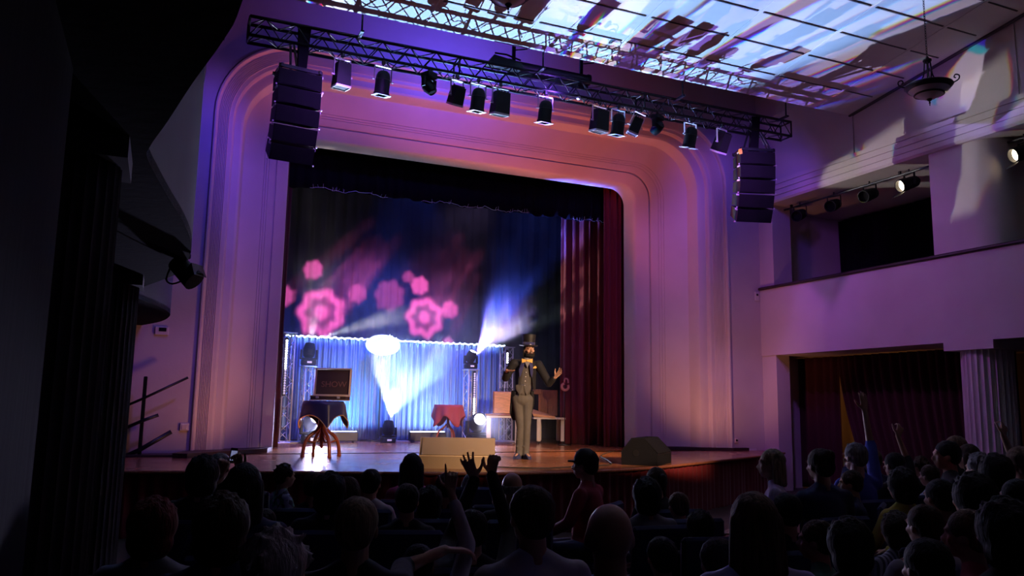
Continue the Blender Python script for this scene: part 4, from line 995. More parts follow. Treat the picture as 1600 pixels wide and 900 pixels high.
plate('wall_socket', 258, 716, .42, .11, 'wide row of four wall sockets just above the stage floor', 'socket', four)
plate('wall_socket', 1150, 688, .08, .1, 'small white wall socket beside the right foot of the portal', 'socket', lambda t: MB().cyl((0, -.03, 0), (0, -.022, 0), .022, n=16).build('socket', 'black_metal', t))
plate('motion_sensor', 1182, 463, .11, .2, 'small white motion sensor with dark eye beside the balcony corner', 'sensor', lambda t: MB().ell((0, -.03, .03), (.025, .02, .025)).build('eye', 'black_metal', t, smooth=True))
plate('access_panel', 1175, 705, .22, .1, 'low pale panel on the wall at stage floor level near the balcony pier', 'panel', lambda t: MB().cbox((0, -.027, 0), (.18, .006, .07), .002).build('inset', 'white_paint', t))

# cables on the stage floor
c = MB().path(smooth3([(4.3, 10.5, SZ+.012), (4.9, 10.15, SZ+.012), (5.6, 10.4, SZ+.012), (6.2, 10.6, SZ+.012), (6.6, 11.3, SZ+.012), (7.2, 12.6, SZ+.012), (8.3, 14, SZ+.012)], 6), .009, 6).build('stage_cable', 'rubber', smooth=True)
tag(c, 'black cable snaking over the stage floor between the two monitors', 'cable')

# distance of each spectator from the camera's foot, spaced so that nobody sits in another's seat
DIST = {(346, 709): 6.97, (321, 716): 5.78, (384, 726): 4.49, (447, 727): 7.42, (491, 739): 6.25, (517, 742): 5.22, (545, 746): 5.69, (581, 734): 6.20, (645, 710): 6.75, (637, 757): 5.20, (672, 763): 5.69, (697, 741): 6.19, (735, 741): 7.78, (800, 737): 5.71, (782, 765): 6.47, (913, 704): 6.62, (1031, 733): 6.48, (1008, 750): 5.61, (1059, 770): 6.00, (1092, 801): 5.24, (1203, 703): 7.04, (415, 796): 4.98, (350, 778): 3.40, (245, 784): 3.87, (434, 832): 2.39, (560, 779): 3.31, (622, 862): 3.55, (829, 761): 3.3, (952, 784): 2.8, (1174, 772): 3.35, (1226, 772): 4.96, (1279, 702): 6.52, (1334, 693): 7.88, (1361, 703): 9.46, (1395, 708): 8.48, (1327, 736): 7.38, (1437, 715): 9.93, (1450, 727): 8.79, (1476, 690): 8.21, (1490, 682): 9.57, (1510, 695): 9.04, (1527, 711): 7.61, (1550, 714): 6.75, (1590, 699): 7.17, (1405, 735): 6.64, (1465, 750): 5.72, (1515, 745): 5.08, (1440, 790): 4.71, (1396, 803): 5.40, (1272, 814): 4.47, (1322, 815): 3.98, (1506, 798): 4.25, (1562, 786): 3.75, (1443, 843): 3.44, (1585, 750): 5.88, (1120, 842): 3.56, (1032, 840): 4.01, (655, 852): 3.7, (738, 798): 4.1, (1572, 712): 7.98,}

# ------------------------------------------------------------------ people
def remesh(mb, voxel, smooth=3, tmp='tmp'):
    me = bpy.data.meshes.new(tmp); me.from_pydata(mb.v, [], mb.f)
    bm = bmesh.new(); bm.from_mesh(me); bmesh.ops.recalc_face_normals(bm, faces=bm.faces); bm.to_mesh(me); bm.free()
    o = bpy.data.objects.new(tmp, me); COL.objects.link(o)
    r = o.modifiers.new('r', 'REMESH'); r.mode = 'VOXEL'; r.voxel_size = voxel
    if smooth: s = o.modifiers.new('s', 'SMOOTH'); s.iterations = smooth; s.factor = .5
    dg = bpy.context.evaluated_depsgraph_get(); dg.update()
    out = bpy.data.meshes.new_from_object(o.evaluated_get(dg), depsgraph=dg)
    bpy.data.objects.remove(o); bpy.data.meshes.remove(me); out.shade_smooth(); out.materials.clear(); return out
def mobj(name, me, parent, **k):
    o = bpy.data.objects.new(name, me); COL.objects.link(o)
    if parent: o.parent = parent
    for a, b in k.items(): o[a] = b
    return o

def hand(m, W_, D, N, side, g='open', s=1.):
    """palm, four jointed fingers and a thumb. W_ wrist, D finger direction, N palm-facing normal, side = which side the thumb leaves"""
    W_ = Vector(W_); D = Vector(D).normalized(); N = Vector(N); N = (N-D*N.dot(D)).normalized(); S = D.cross(N)*side
    fr = .0088*s
    for k in range(4):
        o = (-.030+.020*k)*s; m.cap(W_+S*o*.55+D*.005*s, W_+S*o+D*.085*s, .0135*s, .0115*s, 8)
    lens = (.060, .074, .080, .072)
    curls = {'open': (.18, .14, .12, .15), 'point': (1.35, 1.4, 1.4, .0), 'fist': (1.4, 1.45, 1.45, 1.4), 'spread': (.22, .12, .1, .18), 'cup': (.55, .5, .45, .4), 'pinch': (1.0, 1.1, .6, .75)}[g]
    for k in range(4):      # k = 0 little finger .. 3 index
        o = (-.030+.020*k)*s; base = W_+S*o+D*.088*s; fan = (k-1.5)*(.20 if g == 'spread' else .07); L = lens[k]*s; a = curls[k]*.5; p = base
        for j, fL in enumerate((.44, .32, .24)):
            d = (D*math.cos(a)+N*math.sin(a)); d = (d+S*math.sin(fan)*max(.0, math.cos(a))).normalized(); q = p+d*L*fL
            m.cap(p, q, fr*(1.12-.1*j), fr*(1.02-.1*j), 8); p = q; a += curls[k]*.9+.06
    b = W_+S*.022*s+D*.022*s; t1 = b+(S*.9+D*.6+N*.25).normalized()*.042*s
    up = .75 if g in ('open', 'spread', 'cup') else .45
    t2 = t1+(S*up+D*.8+N*.3*(0 if g == 'open' else 1)).normalized()*.032*s; t3 = t2+(S*.3+D*.9+N*.35).normalized()*.026*s
    m.cap(b, t1, .0145*s, .012*s, 8); m.cap(t1, t2, .0115*s, .0100*s, 8); m.cap(t2, t3, .0098*s, .0082*s, 8)

def head_shapes(m, c, tilt=(0, 0, 0), face=True, s=1.):
    """skull, jaw, neck root, nose, ears, brow, lips; looking along +Y from centre c"""
    T = Matrix.Translation(c) @ Euler(tilt).to_matrix().to_4x4() @ Matrix.Scale(s, 4)
    k = MB(); k.ell((0, -.012, .018), (.076, .096, .092), None, 20, 14); k.ell((0, .018, -.045), (.056, .068, .065), None, 18, 12); k.ell((0, .05, -.085), (.028, .028, .024))
    k.cap((0, .082, .005), (0, .104, -.028), .008, .0125, 8); k.ell((-.012, .096, -.031), (.009, .01, .007), None, 8, 6); k.ell((.012, .096, -.031), (.009, .01, .007), None, 8, 6)
    for q in (-1, 1):
        k.ell((q*.076, -.005, -.012), (.010, .020, .031), (0, 0, q*.35), 12, 8); k.cap((q*.048, .076, .024), (q*.018, .087, .022), .009, .009, 8); k.ell((q*.045, .06, -.025), (.02, .018, .018))
    k.ell((0, .082, -.056), (.024, .012, .0065)); k.ell((0, .080, -.067), (.020, .012, .007))
    m.add([tuple(T @ Vector(p)) for p in k.v], k.f); return T
def neck(m, a, b): m.cap(a, b, .058, .054, 12)

def seated(pose):
    """body and clothes of one seated person, floor at 0, facing +Y. pose: arms = {side: (elbow, wrist, hand dir, palm, gesture)}"""
    lean = pose.get('lean', 0.); tw = pose.get('turn', 0.); w = pose.get('w', 1.)
    hips = Vector((0, -.02, .55)); chest = Vector((0, -.04+lean*.5, .86)); nb = Vector((0, -.03+lean, 1.06)); hc = Vector((0, .0+lean*1.15, 1.205))
    vox = pose.get('voxel', .011); sk = MB(); top = MB(); leg = MB(); shoe = MB()
    T = head_shapes(sk, hc, (pose.get('nod', 0), pose.get('roll', 0), tw)); neck(sk, nb+Vector((0, -.005, -.03)), hc+Vector((0, -.025, -.06)))
    def torso(m, e):
        m.ell(hips+Vector((0, 0, .0)), (.165*w+e, .115*w+e, .12+e)); m.cap(hips+Vector((0, 0, .05)), chest, .115*w+e, .12*w+e, 16)
        m.ell(chest+Vector((0, .0, .02)), (.165*w+e, .105+e, .16+e)); m.cap(chest+Vector((-.13*w, 0, .125)), chest+Vector((.13*w, 0, .125)), .06+e, .06+e, 12)
        m.cap(nb+Vector((-.11, -.005, -.055)), nb+Vector((0, 0, .0)), .045+e, .05+e, 10); m.cap(nb+Vector((.11, -.005, -.055)), nb+Vector((0, 0, .0)), .045+e, .05+e, 10)
    torso(sk, -.012); torso(top, .008)
    for q in (-1, 1):
        a = pose.get('arms', {}).get(q); sh = chest+Vector((q*.185*w, -.0, .125))
        if a is None: el = Vector((q*.27*w, .02, .78)); wr = Vector((q*.12, .27, .66)); hd = (-q*.5, .8, -.1); pn = (0, 0, -1); g = 'cup'
        else: el, wr, hd, pn, g = a; el = Vector(el); wr = Vector(wr)
        sk.cap(sh, el, .043, .036, 10); sk.cap(el, wr, .036, .024, 10); hand(sk, wr, hd, pn, pose.get('thumb', {}).get(q, q), g)
        top.cap(sh, el, .06, .05, 12)
        cut = pose.get('sleeve', .9); top.cap(el, el.lerp(wr, cut), .05, .040, 12)
        kn = Vector((q*.14, .43, .50)); ft = Vector((q*.15, .44, .09))
        sk.cap(hips+Vector((q*.09, 0, -.01)), kn, .07, .05, 10); sk.cap(kn, ft, .048, .033, 10); sk.cap(ft, ft+Vector((0, .11, -.04)), .035, .028, 8)
        leg.cap(hips+Vector((q*.09, 0, -.0)), kn, .092, .068, 12); leg.cap(kn, ft+Vector((0, 0, -.01)), .066, .056, 12)
        shoe.hull([(ft.x+i*.045, ft.y+y, z) for i in (-1, 1) for y, z in ((-.07, 0.005), (.19, .005), (-.07, .10), (.05, .095), (.19, .035))])
    leg.ell(hips+Vector((0, 0, -.02)), (.175*w, .13, .11))
    return dict(body=remesh(sk, vox), top=remesh(top, .014, 5), trousers=remesh(leg, .02, 4), shoes=shoe.mesh('shoes', None), head=T, hc=hc, nb=nb)

def hair_mesh(style, seed=0):
    """hair around a head centred at the origin, face towards +Y"""
    m = MB(); rnd = random.Random(seed)
    m.ell((0, -.022, .034), (.088, .1, .092), None, 24, 16); m.ell((0, -.055, -.0), (.08, .066, .082), None, 18, 12)
    if style != 'thin':
        for k in range(46 if style in ('short', 'big', 'messy') else 24):
            a = rnd.uniform(0, 2*PI); b = rnd.uniform(.1, 1.5); d = Vector((math.sin(b)*math.cos(a), math.sin(b)*math.sin(a), math.cos(b)))
            if d.y > .5 and d.z < .6: continue
            K = 1.24 if style == 'big' else 1.
            p = Vector((0, -.022, .034))+Vector((d.x*.083, d.y*.094, d.z*.087))*K; sw = Vector((d.y, -d.x, -.6)).normalized(); m.cap(p, p+sw*.035+d*.003, .011, .005, 6)
    if style == 'short': m.ell((0, -.062, -.025), (.06, .042, .045))
    if style == 'messy':
        for k in range(70):
            a = rnd.uniform(0, 2*PI); b = rnd.uniform(.05, 1.7); d = Vector((math.sin(b)*math.cos(a), math.sin(b)*math.sin(a), math.cos(b)))
            if d.y > .55 and d.z < .55: continue
            c = Vector((0, -.02, .03)); p = c+Vector((d.x*.082, d.y*.094, d.z*.088)); m.cap(p, p+d*rnd.uniform(.012, .03)+Vector((rnd.uniform(-.01, .01), rnd.uniform(-.01, .01), 0)), .014, .006, 6)
    if style in ('long', 'bob'):
        L = -.33 if style == 'long' else -.13
        for k in range(9):
            a = PI*(.04+.92*k/8); x, y = .078*math.cos(a), -.03-.062*math.sin(a); wv = .012*math.sin(k*2.3)
            m.cap((x, y, .02), (x*1.05+wv, y-.004, L*.5), .030, .030, 8); m.cap((x*1.05+wv, y-.004, L*.5), (x*(1.15 if style == 'long' else 1.2), y-.012, L-.03*rnd.random()), .030, .016 if style == 'long' else .024, 8)
    if style == 'bun': m.ell((.0, -.10, .075), (.045, .045, .045)); m.ell((0, -.06, -.03), (.062, .045, .05))
    if style == 'tail': m.cap((0, -.10, .05), (0, -.15, .03), .026, .03, 8); m.cap((0, -.15, .03), (0, -.155, -.12), .032, .014, 8)
    if style == 'big': m.ell((0, -.03, .02), (.112, .115, .115), None, 24, 16); m.ell((0, -.045, -.06), (.105, .085, .09), None, 20, 12)
    if style == 'thin': pass
    return remesh(m, .0085, 2)
def ringed(style):
    m = MB()
    if style == 'thin':        # fringe of hair round a bald crown
        for k in range(13):
            a = PI*(1.0+k/12)+0; m.ell((.078*math.cos(a), -.02+.088*math.sin(a), -.015), (.016, .016, .034), None, 8, 6)
    return remesh(m, .007, 2)
def hairmat(name, c):
    M[name] = mat(name, c, .75, spec=.25, bump=(90, .8, (1, 1, .12)), noise=(60, .45, (1, 1, .1))); return M[name]
for nme, c in (('hair_black', (.012, .010, .012)), ('hair_brown', (.05, .028, .018)), ('hair_light', (.12, .07, .045)), ('hair_blond', (.26, .19, .12)), ('hair_grey', (.16, .15, .16)), ('hair_red', (.12, .02, .015)), ('hair_white', (.5, .48, .5))): hairmat(nme, c)
M['skin'] = mat('skin', (.48, .26, .18), .5, noise=(9, .06), bump=(60, .1))
M['skin_dark'] = mat('skin_dark', (.38, .2, .14), .5, noise=(9, .06))
def cloth_mat(name, c): M[name] = mat(name, c, .85, bump=(14, .35), noise=(5, .12)); return name
for nme, c in (('cloth_black', (.012, .012, .016)), ('cloth_navy', (.02, .025, .09)), ('cloth_blue', (.05, .07, .42)), ('cloth_grey', (.2, .2, .24)), ('cloth_pale', (.45, .44, .52)), ('cloth_white', (.62, .6, .66)), ('cloth_red', (.28, .02, .04)), ('cloth_magenta', (.32, .03, .12)), ('cloth_yellow', (.45, .36, .05)), ('cloth_teal', (.08, .32, .42)), ('cloth_green', (.06, .16, .1)), ('cloth_lilac', (.5, .42, .72)), ('denim', (.03, .04, .09))): cloth_mat(nme, c)
def pattern_mat():
    m = mat('cloth_print', (.1, .1, .1), .85); nt = NT(m.node_tree); b = m.node_tree.nodes['Principled BSDF']; co = nt.n('ShaderNodeTexCoord').outputs['Object']
    v = nt.vor(co, 22.); r = nt.n('ShaderNodeValToRGB'); nt.nt.links.new(v.outputs['Color'], r.inputs[0]); e = r.color_ramp.elements
    e[0].color = (.02, .02, .05, 1); e[1].color = (.45, .5, .12, 1); x = e.new(.4); x.color = (.05, .3, .2, 1); x = e.new(.6); x.color = (.3, .35, .55, 1); r.color_ramp.interpolation = 'CONSTANT'
    nt.nt.links.new(r.outputs[0], b.inputs['Base Color']); M['cloth_print'] = m
    m = mat('cloth_stripe', (.4, .4, .45), .85); nt = NT(m.node_tree); b = m.node_tree.nodes['Principled BSDF']; co = nt.n('ShaderNodeTexCoord').outputs['Object']
    w = nt.n('ShaderNodeTexWave'); w.bands_direction = 'X'; nt.nt.links.new(co, w.inputs[0]); w.inputs['Scale'].default_value = 9.; w.inputs['Distortion'].default_value = .6
    nt.nt.links.new(nt.mix(nt.ss(w.outputs[1], .4, .6), (.1, .1, .14, 1), (.5, .5, .58, 1)), b.inputs['Base Color']); M['cloth_stripe'] = m
pattern_mat()
UP = (0, 0, 1)
POSES = {'sit': {}, 'lean': dict(lean=.07, nod=-.1), 'wide': dict(w=1.15), 'slim': dict(w=.84),
    # raised arms: (elbow, wrist, direction of the fingers, palm normal, gesture)
    'point_up': dict(voxel=.0055, arms={1: ((.27, .16, 1.30), (.16, .24, 1.59), (.0, .10, 1), (0, 1, 0), 'point')}, sleeve=.75),
    'two_up': dict(voxel=.0055, arms={1: ((.26, .20, 1.16), (.16, .30, 1.50), (.10, .05, 1), (.4, .6, 0), 'fist'), -1: ((-.10, .26, 1.10), (.06, .32, 1.47), (-.45, .05, 1), (.4, .6, 0), 'spread')}, sleeve=.97),
    'arm_up': dict(voxel=.0055, arms={1: ((.24, .05, 1.30), (.22, .08, 1.60), (0, .05, 1), (0, 1, 0), 'open')}, sleeve=.1),
    'arm_bent': dict(voxel=.0055, arms={1: ((.26, .06, 1.22), (.20, .12, 1.48), (.5, .1, .8), (0, 1, -.3), 'pinch')}, sleeve=.2),
    'arm_across': dict(voxel=.0055, arms={1: ((.16, .30, .99), (.34, .42, 1.05), (1, .25, -.05), (0, 0, -1), 'cup')}, sleeve=.15),
    'phone': dict(voxel=.0055, arms={1: ((.24, .22, .98), (.13, .30, 1.22), (-.3, .1, 1), (-.2, -.9, .1), 'fist'), -1: ((-.22, .2, .96), (-.02, .3, 1.18), (.3, .1, 1), (.2, -.9, .1), 'fist')}, sleeve=.6)}
BODY = {k: seated(v) for k, v in POSES.items()}
HAIR = {}
def hair(style, col):
    k = (style, col)
    if k not in HAIR:
        me = (ringed(style) if style == 'thin' else hair_mesh(style, len(HAIR))) if style not in [q[0] for q in HAIR] else HAIR[[q for q in HAIR if q[0] == style][0]].copy()
        me.materials.clear(); me.materials.append(M['hair_'+col]); HAIR[k] = me
    return HAIR[k]
def colored(me, name, matn):
    m = me.copy() if me.materials else me; m = me.copy(); m.name = name; m.materials.clear(); m.materials.append(M[matn]); return m
CC = {}
def cmesh(pose, part, matn):
    k = (pose, part, matn)
    if k not in CC: CC[k] = colored(BODY[pose][part], part, matn)
    return CC[k]
def chair_parts():
    s = MB().cbox((0, 0, .43), (.46, .44, .06), .02).mesh('seat', M['cloth_navy']); b = MB().cbox((0, -.235, .70), (.45, .05, .42), .02).mesh('backrest', M['cloth_navy'])
    l = {}
    for i in (-1, 1):
        for j in (-1, 1): l[(i, j)] = MB().path([(i*.2, j*.19, .40), (i*.215, j*.21, 0)] if j > 0 else [(i*.215, -.235, .88), (i*.215, -.215, .42), (i*.215, -.25, 0)], .013, 6).mesh('leg', M['black_metal'], True)
    return s, b, l
CHS, CHB, CHL = chair_parts()
def chair(x, y, rz, label):
    t = thing('audience_chair', label, 'chair', (x, y, FZ), (0, 0, rz), 'audience chairs')
    mobj('seat', CHS, t); mobj('backrest', CHB, t)
    for q in CHL.values(): mobj('leg', q, t)
    return t
def person(px, py, w, style, col, top, label, pose='sit', yaw=0., short='person', top_name='shirt', roll=0., z=None, extra=None, look=None, s_=None):
    """px, py: top of the head in the photograph; w: width of the hair there; gives distance, then the spot on the floor"""
    d0 = ray(px, py); hz = Vector((d0.x, d0.y, 0)); e = d0.z/hz.length*-1; dep = 1.
    w_ = {'big': w*.8, 'long': w*.88, 'bob': w*.9, 'cap': w*.85}.get(style, w)
    dist = 1.25/(w_/239.4+e/1.32)
    dist = DIST.get((px, py), dist)
    if s_: dist = (1.65-1.32*s_)/e
    zt = CAM.z-e*dist; s = (zt-FZ)/1.32
    p = CAM+d0*(dist/hz.length) if False else Vector((CAM.x+d0.x/hz.length*dist, CAM.y+d0.y/hz.length*dist, FZ))
    aim = math.atan2(-(5.6-p.x), 13.-p.y) if look is None else look
    B = BODY[pose]; rz = aim*.6+yaw
    t = thing('person', label, 'person', p, (0, roll, rz), None, s)
    mobj('body', cmesh(pose, 'body', 'skin'), t)
    mobj(top_name, cmesh(pose, 'top', top), t); mobj('trousers', cmesh(pose, 'trousers', 'denim'), t); mobj('shoes', cmesh(pose, 'shoes', 'cloth_black'), t)
    if style == 'cap':
        h = mobj('hair', hair('short', col), t); h.matrix_local = B['head']
        cm_ = MB().lathe([(0, .135), (.04, .13), (.075, .105), (.093, .06), (.097, .02), (.09, .02), (0, .1)], 24).prism([(-.07, .07), (-.06, .13), (0, .155), (.06, .13), (.07, .07)], .022, .034)
        c = cm_.build('cap', 'cloth_black', t, auto=40); c.matrix_local = B['head'] @ Matrix.Translation((0, -.01, .0))
    elif style != 'bald': h = mobj('hair', hair(style, col), t); h.matrix_local = B['head']
    if extra: extra(t, B)
    chair(p.x, p.y, rz, 'plain dark chair with padded seat hidden beneath a seated spectator')
    t['px'] = 0; del t['px']
    return t

# ------------------------------------------------------------------ the audience, front rows first
def phone(t, B, loc=(.06, .30, 1.34), lit=True):
    o = MB().cbox((0, 0, 0), (.07, .009, .11), .004).build('phone_body', 'black_plastic', None)
    MB().box((0, -.0055, 0), (.06, .001, .07)).build('screen', 'phone_screen' if lit else 'black_plastic', o)
    w = t.matrix_basis @ Vector(loc); o.name = 'phone'; o.location = w; o.rotation_euler = (0.1, .1, t.rotation_euler.z+1.2); o.scale = t.scale
    return o
A_ = [
 (346, 709, 32, 'short', 'grey', 'cloth_black', 'grey-haired person in black before the portal foot, partly behind a dark-haired head', 'slim'),
 (321, 716, 50, 'big', 'black', 'cloth_black', 'dark-haired person holding a lit phone beside the grey-haired head at far left', 'phone'),
 (384, 726, 56, 'long', 'black', 'cloth_navy', 'person with long round black hair, in front of the gap left of the spiky-haired boy', 'sit'),
 (447, 727, 27, 'messy', 'black', 'cloth_print', 'spiky-haired boy in a bright printed shirt looking right, in the row by the stage', 'slim'),
 (491, 739, 34, 'short', 'brown', 'cloth_black', 'person with flat brown hair directly right of the boy in the printed shirt', 'slim'),
 (517, 742, 50, 'big', 'black', 'cloth_black', 'person with a broad mass of black hair below the draped table', 'sit'),
 (545, 746, 40, 'bob', 'brown', 'cloth_black', 'person with brown bobbed hair right of the broad black-haired head', 'slim'),
 (581, 734, 36, 'bun', 'black', 'cloth_white', 'dark-haired person with a bun and white shirt left of the magenta-shirted woman', 'slim'),
 (645, 710, 38, 'long', 'black', 'cloth_magenta', 'person with long straight dark hair and magenta top before the left stage monitor', 'slim'),
 (637, 757, 36, 'short', 'black', 'cloth_black', 'short-haired dark head just below the magenta-topped woman', 'slim'),
 (672, 763, 44, 'big', 'black', 'cloth_teal', 'dark round-haired person in a teal top left of the raised pointing arm', 'sit'),
 (697, 741, 36, 'short', 'brown', 'cloth_black', 'brown-haired head behind the raised pointing finger', 'slim'),
 (735, 741, 26, 'bob', 'grey', 'cloth_navy', 'grey bobbed head partly behind the black raised sleeve', 'slim'),
 (800, 737, 38, 'thin', 'grey', 'cloth_black', 'balding grey-fringed person in the row below the performer', 'sit'),
 (782, 765, 28, 'short', 'black', 'cloth_black', 'small dark head between the balding man and the black raised sleeve', 'slim'),
 (913, 704, 42, 'cap', 'black', 'cloth_red', 'person in a dark peaked cap and red jacket turned left before the stage', 'sit'),
 (1031, 733, 34, 'tail', 'brown', 'cloth_black', 'person with tied-back brown hair below the right stage monitor', 'lean'),
 (1008, 750, 52, 'big', 'black', 'cloth_grey', 'person with a large dark head of hair and grey top left of the tied-back hair', 'sit'),
 (1059, 770, 32, 'short', 'light', 'cloth_black', 'short light-brown-haired person right of the large dark head', 'slim'),
 (1092, 801, 44, 'big', 'black', 'cloth_black', 'dark-haired person between the large dark head and the long-haired woman', 'sit'),
 (1203, 703, 38, 'bob', 'blond', 'cloth_lilac', 'blond bobbed person in a lilac hooded top looking left beside the stage corner', 'sit'),
 (415, 796, 40, 'short', 'black', 'cloth_blue', 'person in vivid blue top behind the white-haired head at lower left', 'slim'),
 (350, 778, 82, 'big', 'brown', 'cloth_navy', 'large brown-haired head in the lower left, right of the red-tinged hair', 'sit'),
 (245, 784, 74, 'big', 'red', 'cloth_grey', 'person with dark reddish hair and grey top at the lower left edge of the crowd', 'sit'),
 (434, 832, 98, 'messy', 'white', 'cloth_black', 'person with fluffy white hair, nearest of the crowd at lower left', 'wide'),
 (560, 779, 70, 'short', 'blond', 'cloth_black', 'fair-haired person in black stretching a bare forearm out to the right over the rows', 'arm_across'),
 (829, 761, 78, 'short', 'brown', 'cloth_pale', 'short brown-haired person in a pale T-shirt at the bottom centre', 'sit'),
 (952, 784, 80, 'bald', 'grey', 'cloth_blue', 'bald man in a bluish shirt right of the pale T-shirt', 'wide'),
 (1174, 772, 80, 'long', 'light', 'cloth_lilac', 'woman with very long light brown hair and lilac top at the lower right of centre', 'sit'),
 (1226, 772, 46, 'short', 'black', 'cloth_black', 'dark-haired person right behind the very long-haired woman', 'sit'),
 (1279, 702, 38, 'bun', 'brown', 'cloth_navy', 'person with pinned-up dark hair and navy top in front of the corner pier', 'sit'),
 (1334, 693, 32, 'short', 'grey', 'cloth_blue', 'grey-haired person in a blue top with one bare arm straight up before the amber window', 'arm_up'),
 (1361, 703, 24, 'short', 'light', 'cloth_navy', 'light-haired person holding up a small camera right of the amber window', 'phone'),
 (1395, 708, 27, 'short', 'black', 'cloth_black', 'dark-haired person with a bare arm raised and hand cocked', 'arm_bent'),
 (1327, 736, 28, 'short', 'brown', 'cloth_navy', 'child with brown hair and navy top in profile in front of the blue top', 'slim'),
 (1437, 715, 22, 'messy', 'brown', 'cloth_black', 'small brown tousled head behind the child in white', 'slim'),
 (1450, 727, 24, 'short', 'brown', 'cloth_white', 'child in a white T-shirt in the right half of the crowd', 'slim'),
 (1476, 690, 31, 'short', 'black', 'cloth_black', 'dark-haired bespectacled-looking person in profile before the fluted column', 'slim'),
 (1490, 682, 27, 'short', 'light', 'cloth_black', 'light-haired head in the back row before the left edge of the fluted column', 'slim'),
 (1510, 695, 30, 'bob', 'brown', 'cloth_black', 'brown bobbed head in front of the fluted column', 'slim'),
 (1527, 711, 32, 'messy', 'grey', 'cloth_red', 'person with untidy greyish hair and red top before the column', 'slim'),
 (1550, 714, 44, 'big', 'black', 'cloth_black', 'broad dark head right of the untidy grey hair', 'sit'),
 (1590, 699, 34, 'short', 'light', 'cloth_navy', 'light-haired person at the right edge of the picture in the back row', 'sit'),
 (1405, 735, 42, 'big', 'black', 'cloth_yellow', 'dark-haired person in a mustard yellow top in the right crowd', 'sit'),
 (1465, 750, 46, 'short', 'black', 'cloth_red', 'dark-haired person in dark red right of the mustard yellow top', 'sit'),
 (1515, 745, 60, 'big', 'black', 'cloth_black', 'large unlit head in black behind the red top', 'sit'),
 (1440, 790, 44, 'short', 'brown', 'cloth_pale', 'brown-haired person in a pale hooded top leaning forward in the right crowd', 'wide'),
 (1396, 803, 50, 'big', 'brown', 'cloth_stripe', 'brown-haired person in striped top before the pale hooded back', 'sit'),
 (1272, 814, 44, 'short', 'brown', 'cloth_green', 'short brown-haired person in dark green in the lower right rows', 'slim'),
 (1322, 815, 62, 'big', 'black', 'cloth_black', 'bulky dark head right of the person in dark green', 'sit'),
 (1506, 798, 44, 'short', 'light', 'cloth_red', 'short light-haired child in dark red at the lower right', 'slim'),
 (1562, 786, 64, 'big', 'black', 'cloth_black', 'dark big-haired person near the right edge, lower rows', 'sit'),
 (1443, 843, 50, 'short', 'black', 'cloth_navy', 'dark head at the bottom edge left of the child in dark red', 'sit'),
 (1585, 750, 46, 'short', 'black', 'cloth_black', 'dark-haired person against the right edge, middle rows', 'sit'),
 (1120, 842, 60, 'short', 'black', 'cloth_black', 'low dark head at the bottom edge left of the very long hair', 'sit'),
 (1032, 840, 52, 'short', 'black', 'cloth_grey', 'dark-haired person in a light grey top right of the bald man', 'slim'),
 (655, 852, 60, 'short', 'black', 'cloth_pale', 'person raising one arm in a pale sleeve with the index finger pointing up', 'point_up'),
 (738, 798, 54, 'short', 'black', 'cloth_black', 'person in black lifting both hands together before the stage monitor', 'two_up'),
 (1572, 712, 30, 'short', 'black', 'cloth_black', 'person with a thin raised arm at the right before the dark pier', 'arm_bent'),
]
A_ = [a for a in A_ if a]
YAWS = {447: -.9, 913: .9, 1203: .9, 1327: .7, 1476: .8, 1272: .8, 581: -.2, 829: .2, 952: -.2, 1506: .6}
PEOPLE = {}
for a in A_:
    px, py, w, st, hc_, tp, lb, ps = a
    PEOPLE[(px, py)] = person(px, py, w, st, hc_, tp, lb, ps, yaw=YAWS.get(px, random.uniform(-.12, .12)), top_name='jacket' if px in (913,) else 'shirt')
for k, lb, lit in (((321, 716), 'small bright phone held beside the grey-haired head at far left', True), ((1361, 703), 'small compact camera held up right of the amber window', True)):
    t = PEOPLE[k]; tag(phone(t, None, (.06, .33, 1.32), lit), lb, 'phone' if k[0] < 400 else 'camera')

